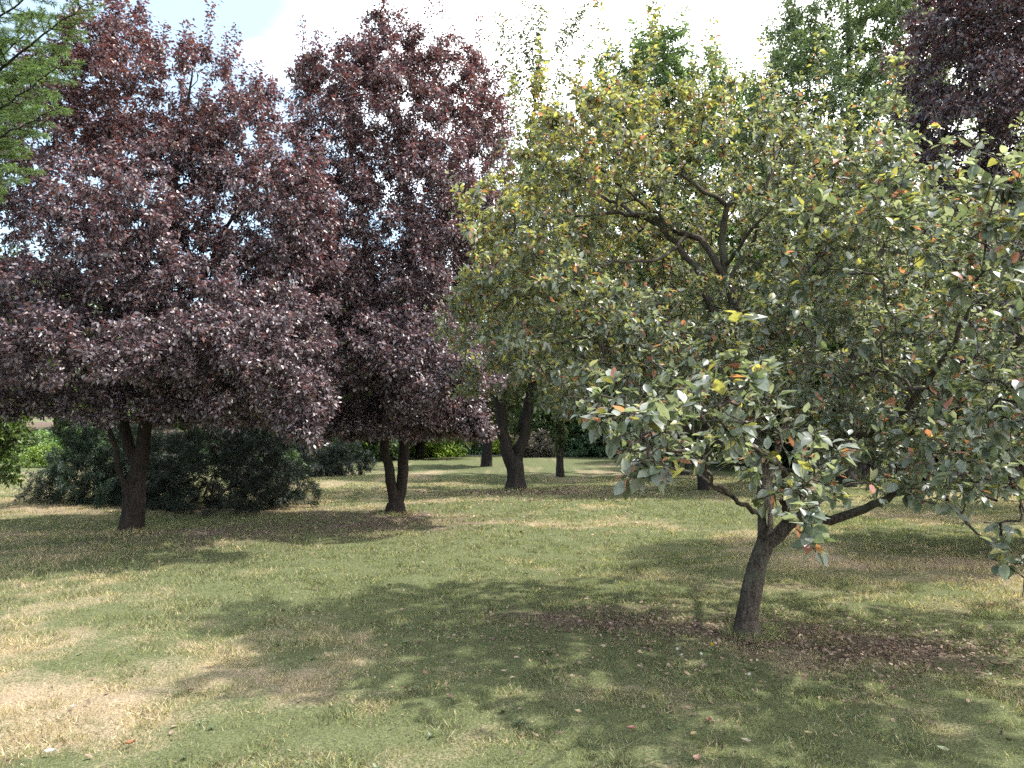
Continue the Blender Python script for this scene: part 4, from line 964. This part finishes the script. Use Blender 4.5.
# ------------------------------------------------------------------ small things lying in the grass
def ground_px(px, py):
    """where the ray through a pixel meets the lawn"""
    lo, hi = 2.0, 40.0
    for _ in range(50):
        m_ = (lo + hi) / 2; p = at(px, py, m_)
        if p[2] > height(p[0], p[1]): lo = m_
        else: hi = m_
    return at(px, py, lo)
def fallen_leaf(px, py, L, col, yaw, label, lift=.022):
    p = ground_px(px, py); p[2] = float(height(p[0], p[1])) + lift
    L *= .82; col = [c_ * .8 for c_ in col]
    # a curled leaf: grid strip, folded along its midrib
    n, V, Fc = 9, [], []
    for i in range(n):
        t = i / (n - 1); w = .36 * math.sin(math.pi * min(1, t * 1.02 + .01)) ** .8 * (1 - .25 * t)
        for s in (-1, -.5, 0, .5, 1):
            V.append(((t - .5) * L, s * w * L, L * (.22 * abs(s) ** 1.5 + .20 * (t - .5) ** 2 * 2 + .03 * math.sin(9 * t + 3 * s))))
    for i in range(n - 1):
        for j in range(4): Fc.append((i * 5 + j, i * 5 + j + 1, i * 5 + j + 6, i * 5 + j + 5))
    V = np.array(V); c_, s_ = math.cos(yaw), math.sin(yaw)
    V = np.stack([V[:, 0] * c_ - V[:, 1] * s_, V[:, 0] * s_ + V[:, 1] * c_, V[:, 2]], -1)
    tint = np.array(col) * (0.85 + .3 * rng.random((len(V), 1)))
    o = mesh_obj('fallen_leaf', V, [np.array(Fc)], M['litter'], attrs={'tint': tint}, smooth=True)
    o.location = Vector([float(q) for q in p])
    st = np.array([[(-.5 - .35 * k / 4) * L, .05 * L * math.sin(k), .1 * L] for k in range(5)])
    st = np.stack([st[:, 0] * c_ - st[:, 1] * s_, st[:, 0] * s_ + st[:, 1] * c_, st[:, 2]], -1)
    sk = Skel(); sk.poly(st, [.0012] * 5, 0, step=.01); sk.finish()
    v, f = tubes(sk, sk.par >= -1, 4, np.zeros(3))
    mesh_obj('leaf_stalk', v, [f], M['twig'], o)
    tag(o, label, 'fallen leaf', 'single fallen leaves on the lawn')
fallen_leaf(992, 607, .075, (0.50, 0.27, 0.17), .3, 'peach-coloured fallen leaf on the grass below the right-hand boughs')
fallen_leaf(697, 764, .07, (0.55, 0.33, 0.27), 1.0, 'pink fallen leaf at the bottom edge of the photo')
fallen_leaf(640, 671, .07, (0.40, 0.33, 0.23), 2.0, 'beige curled fallen leaf left of the white flecks near the leaning trunk')
fallen_leaf(694, 739, .055, (0.45, 0.36, 0.20), .6, 'tan fallen leaf just above the pink leaf at the bottom edge')
fallen_leaf(746, 746, .06, (0.50, 0.43, 0.33), 2.5, 'pale cream fallen leaf on green grass right of the pink leaf')
fallen_leaf(632, 733, .06, (0.45, 0.24, 0.19), .1, 'reddish fallen leaf on pale grass left of the pink leaf')
fallen_leaf(709, 725, .06, (0.28, 0.14, 0.10), 1.4, 'dark brown-red fallen leaf above the tan leaf')
fallen_leaf(130, 748, .06, (0.30, 0.13, 0.06), .9, 'rust-brown fallen leaf on the dry straw at the lower left')
fallen_leaf(50, 757, .065, (0.58, 0.56, 0.50), .4, 'white bleached fallen leaf at the lower left corner')
fallen_leaf(73, 711, .05, (0.55, 0.50, 0.43), 1.9, 'whitish fallen leaf on straw above the bleached corner leaf')
fallen_leaf(943, 755, .07, (0.50, 0.52, 0.33), 2.2, 'yellowish-green fallen leaf at the lower right')
fallen_leaf(808, 738, .05, (0.48, 0.40, 0.22), 2.9, 'small ochre fallen leaf right of the pale cream leaf')
fallen_leaf(578, 716, .05, (0.50, 0.42, 0.28), 2.6, 'straw-coloured fallen leaf in the green grass at bottom centre')
fallen_leaf(504, 675, .045, (0.55, 0.48, 0.36), .2, 'light beige fallen leaf in the shaded grass left of centre')

def dandelion():
    p = ground_px(712, 653); p[2] = float(height(p[0], p[1]))
    root = thing('dandelion', p, 'single yellow dandelion in the grass left of the leaning trunk', 'flower')
    yl = plain_mat('dandelion_yellow', (0.80, 0.62, 0.02), .6, 90, .15); gr = plain_mat('dandelion_green', (0.10, 0.17, 0.04), .6, 60, .2)
    sk = Skel(); sk.poly([(0, 0, -.02), (.003, 0, .03), (0, .004, .055)], [.002, .0018, .0018], 0, step=.01); sk.finish()
    v, f = tubes(sk, sk.par >= -1, 6, np.zeros(3)); mesh_obj('stem', v, [f], gr, root, smooth=True)
    n = 90; a = rng.uniform(0, 2 * np.pi, n); e = np.linspace(.1, 1.4, n)
    dr = np.stack([np.cos(a) * np.cos(e), np.sin(a) * np.cos(e), np.sin(e)], -1); nr = unit(np.array([0, 0, 1.0]) - dr * dr[:, 2:3] + rng.normal(0, .01, (n, 3)))
    V, faces, k = leaf_arrays(np.repeat(np.array([[0, .004, .055]]), n, 0), dr, nr, np.full(n, .017), np.full(n, .005), LEAF_MID)
    mesh_obj('flower_head', V, faces, yl, root)
    for k in range(6):
        aa = k * 1.05; d_ = unit(np.array([[math.cos(aa), math.sin(aa), .35]])); nn = unit(np.array([[0, 0, 1.0]]) - d_ * d_[0, 2])
        V, faces, _ = leaf_arrays(np.zeros((1, 3)), d_, nn, np.array([.07]), np.array([.016]), LEAF_FINE)
        mesh_obj('leaf', V, faces, gr, root)
dandelion()
def clover():
    wh = plain_mat('clover_white', (0.72, 0.74, 0.70), .7, 120, .12); gr = plain_mat('clover_green', (0.09, 0.16, 0.05), .6, 60, .2)
    for k, (px, py, lab) in enumerate(((677, 653, 'white clover flower, left one of the pair left of the dandelion'), (681, 659, 'white clover flower, right one of the pair left of the dandelion'), (701, 658, 'small white clover flower nearest below the dandelion'), (749, 679, 'white clover flower below the leaning trunk'))):
        p = ground_px(px, py + 3); p[2] = float(height(p[0], p[1]))
        root = thing('clover', p, lab, 'flower', 'white clover flowers')
        sk = Skel(); sk.poly([(0, 0, -.02), (.004, .002, .03), (.002, 0, .05)], [.0015] * 3, 0, step=.01); sk.finish()
        v, f = tubes(sk, sk.par >= -1, 5, np.zeros(3)); mesh_obj('stem', v, [f], gr, root, smooth=True)
        n = 60; dr = unit(rng.normal(size=(n, 3)) + np.array([0, 0, .3])); nr = unit(np.cross(dr, rng.normal(size=(n, 3))))
        V, faces, _ = leaf_arrays(np.repeat(np.array([[.002, 0, .05]]), n, 0), dr, nr, np.full(n, .010), np.full(n, .004), LEAF_MID)
        mesh_obj('flower_head', V, faces, wh, root)
clover()

# ------------------------------------------------------------------ sky, sun, camera
w = bpy.data.worlds.new('World'); SC.world = w; w.use_nodes = True
nt = w.node_tree
for n in list(nt.nodes): nt.nodes.remove(n)
N, L = nt.nodes.new, nt.links.new
out = N('ShaderNodeOutputWorld'); bg = N('ShaderNodeBackground'); bg.inputs['Strength'].default_value = 0.14
sky = N('ShaderNodeTexSky'); sky.sky_type = 'NISHITA'; sky.sun_disc = False
sky.sun_elevation = SUN_EL; sky.sun_rotation = SUN_AZ; sky.dust_density = 1.2; sky.air_density = 0.9; sky.ozone_density = 0.5
tc = N('ShaderNodeTexCoord')
sep = N('ShaderNodeSeparateXYZ'); L(tc.outputs['Generated'], sep.inputs[0])
# thin cloud sheet: direction projected on a flat layer
zc = N('ShaderNodeMath'); zc.operation = 'MAXIMUM'; zc.inputs[1].default_value = 0.04; L(sep.outputs['Z'], zc.inputs[0])
dv = N('ShaderNodeVectorMath'); dv.operation = 'DIVIDE'; cb = N('ShaderNodeCombineXYZ')
for i in range(3): L(zc.outputs[0], cb.inputs[i])
L(tc.outputs['Generated'], dv.inputs[0]); L(cb.outputs[0], dv.inputs[1])
nz = N('ShaderNodeTexNoise'); nz.inputs['Scale'].default_value = 0.8; nz.inputs['Detail'].default_value = 6; nz.inputs['Roughness'].default_value = 0.52; nz.inputs['Distortion'].default_value = 0.5
L(dv.outputs[0], nz.inputs['Vector'])
# the bank of cloud lies to the right (east) of a diagonal line
ml = N('ShaderNodeMath'); ml.operation = 'MULTIPLY_ADD'; ml.inputs[1].default_value = 1.3; ml.inputs[2].default_value = 0.15
L(sep.outputs['X'], ml.inputs[0])
ad = N('ShaderNodeMath'); ad.operation = 'ADD'; L(nz.outputs['Fac'], ad.inputs[0]); L(ml.outputs[0], ad.inputs[1])
rp = N('ShaderNodeValToRGB'); rp.color_ramp.elements[0].position = 0.40; rp.color_ramp.elements[1].position = 0.80
rp.color_ramp.elements[0].color = (.11, .11, .11, 1); L(ad.outputs[0], rp.inputs[0])
mx = N('ShaderNodeMixRGB'); mx.inputs[2].default_value = (12.3, 12.4, 12.5, 1)
L(rp.outputs[0], mx.inputs[0]); hz = N('ShaderNodeMixRGB'); hz.blend_type = 'MULTIPLY'; hz.inputs[0].default_value = 1; hz.inputs[2].default_value = (0.92, 1.06, 1.0, 1)
L(sky.outputs[0], hz.inputs[1]); L(hz.outputs[0], mx.inputs[1])
L(mx.outputs[0], bg.inputs['Color']); L(bg.outputs[0], out.inputs['Surface'])

sl = bpy.data.lights.new('sun', 'SUN'); sl.energy = 4.0; sl.angle = math.radians(1.3); sl.color = (1.0, 0.955, 0.88)
so = bpy.data.objects.new('sun', sl); COL.objects.link(so)
sd = Vector((math.sin(SUN_AZ) * math.cos(SUN_EL), math.cos(SUN_AZ) * math.cos(SUN_EL), math.sin(SUN_EL)))
so.rotation_euler = (-sd).to_track_quat('-Z', 'Y').to_euler(); so.location = (0, 0, 30)

cam = bpy.data.cameras.new('camera'); co = bpy.data.objects.new('camera', cam); COL.objects.link(co)
cam.sensor_width = 36; cam.lens = F / 1024 * 36; cam.clip_start = 0.05; cam.clip_end = 5000
co.location = (0, 0, CAMZ); co.rotation_euler = (math.pi / 2 + PITCH, 0, 0)
SC.camera = co

SC.view_settings.view_transform = 'Standard'; SC.view_settings.look = 'None'
SC.view_settings.exposure = 1.27; SC.view_settings.gamma = 1
cy = SC.cycles
cy.use_denoising = False
cy.max_bounces = 7; cy.diffuse_bounces = 5; cy.glossy_bounces = 2; cy.transmission_bounces = 4; cy.transparent_max_bounces = 4
cy.caustics_reflective = False; cy.caustics_refractive = False
cy.sample_clamp_indirect = 4
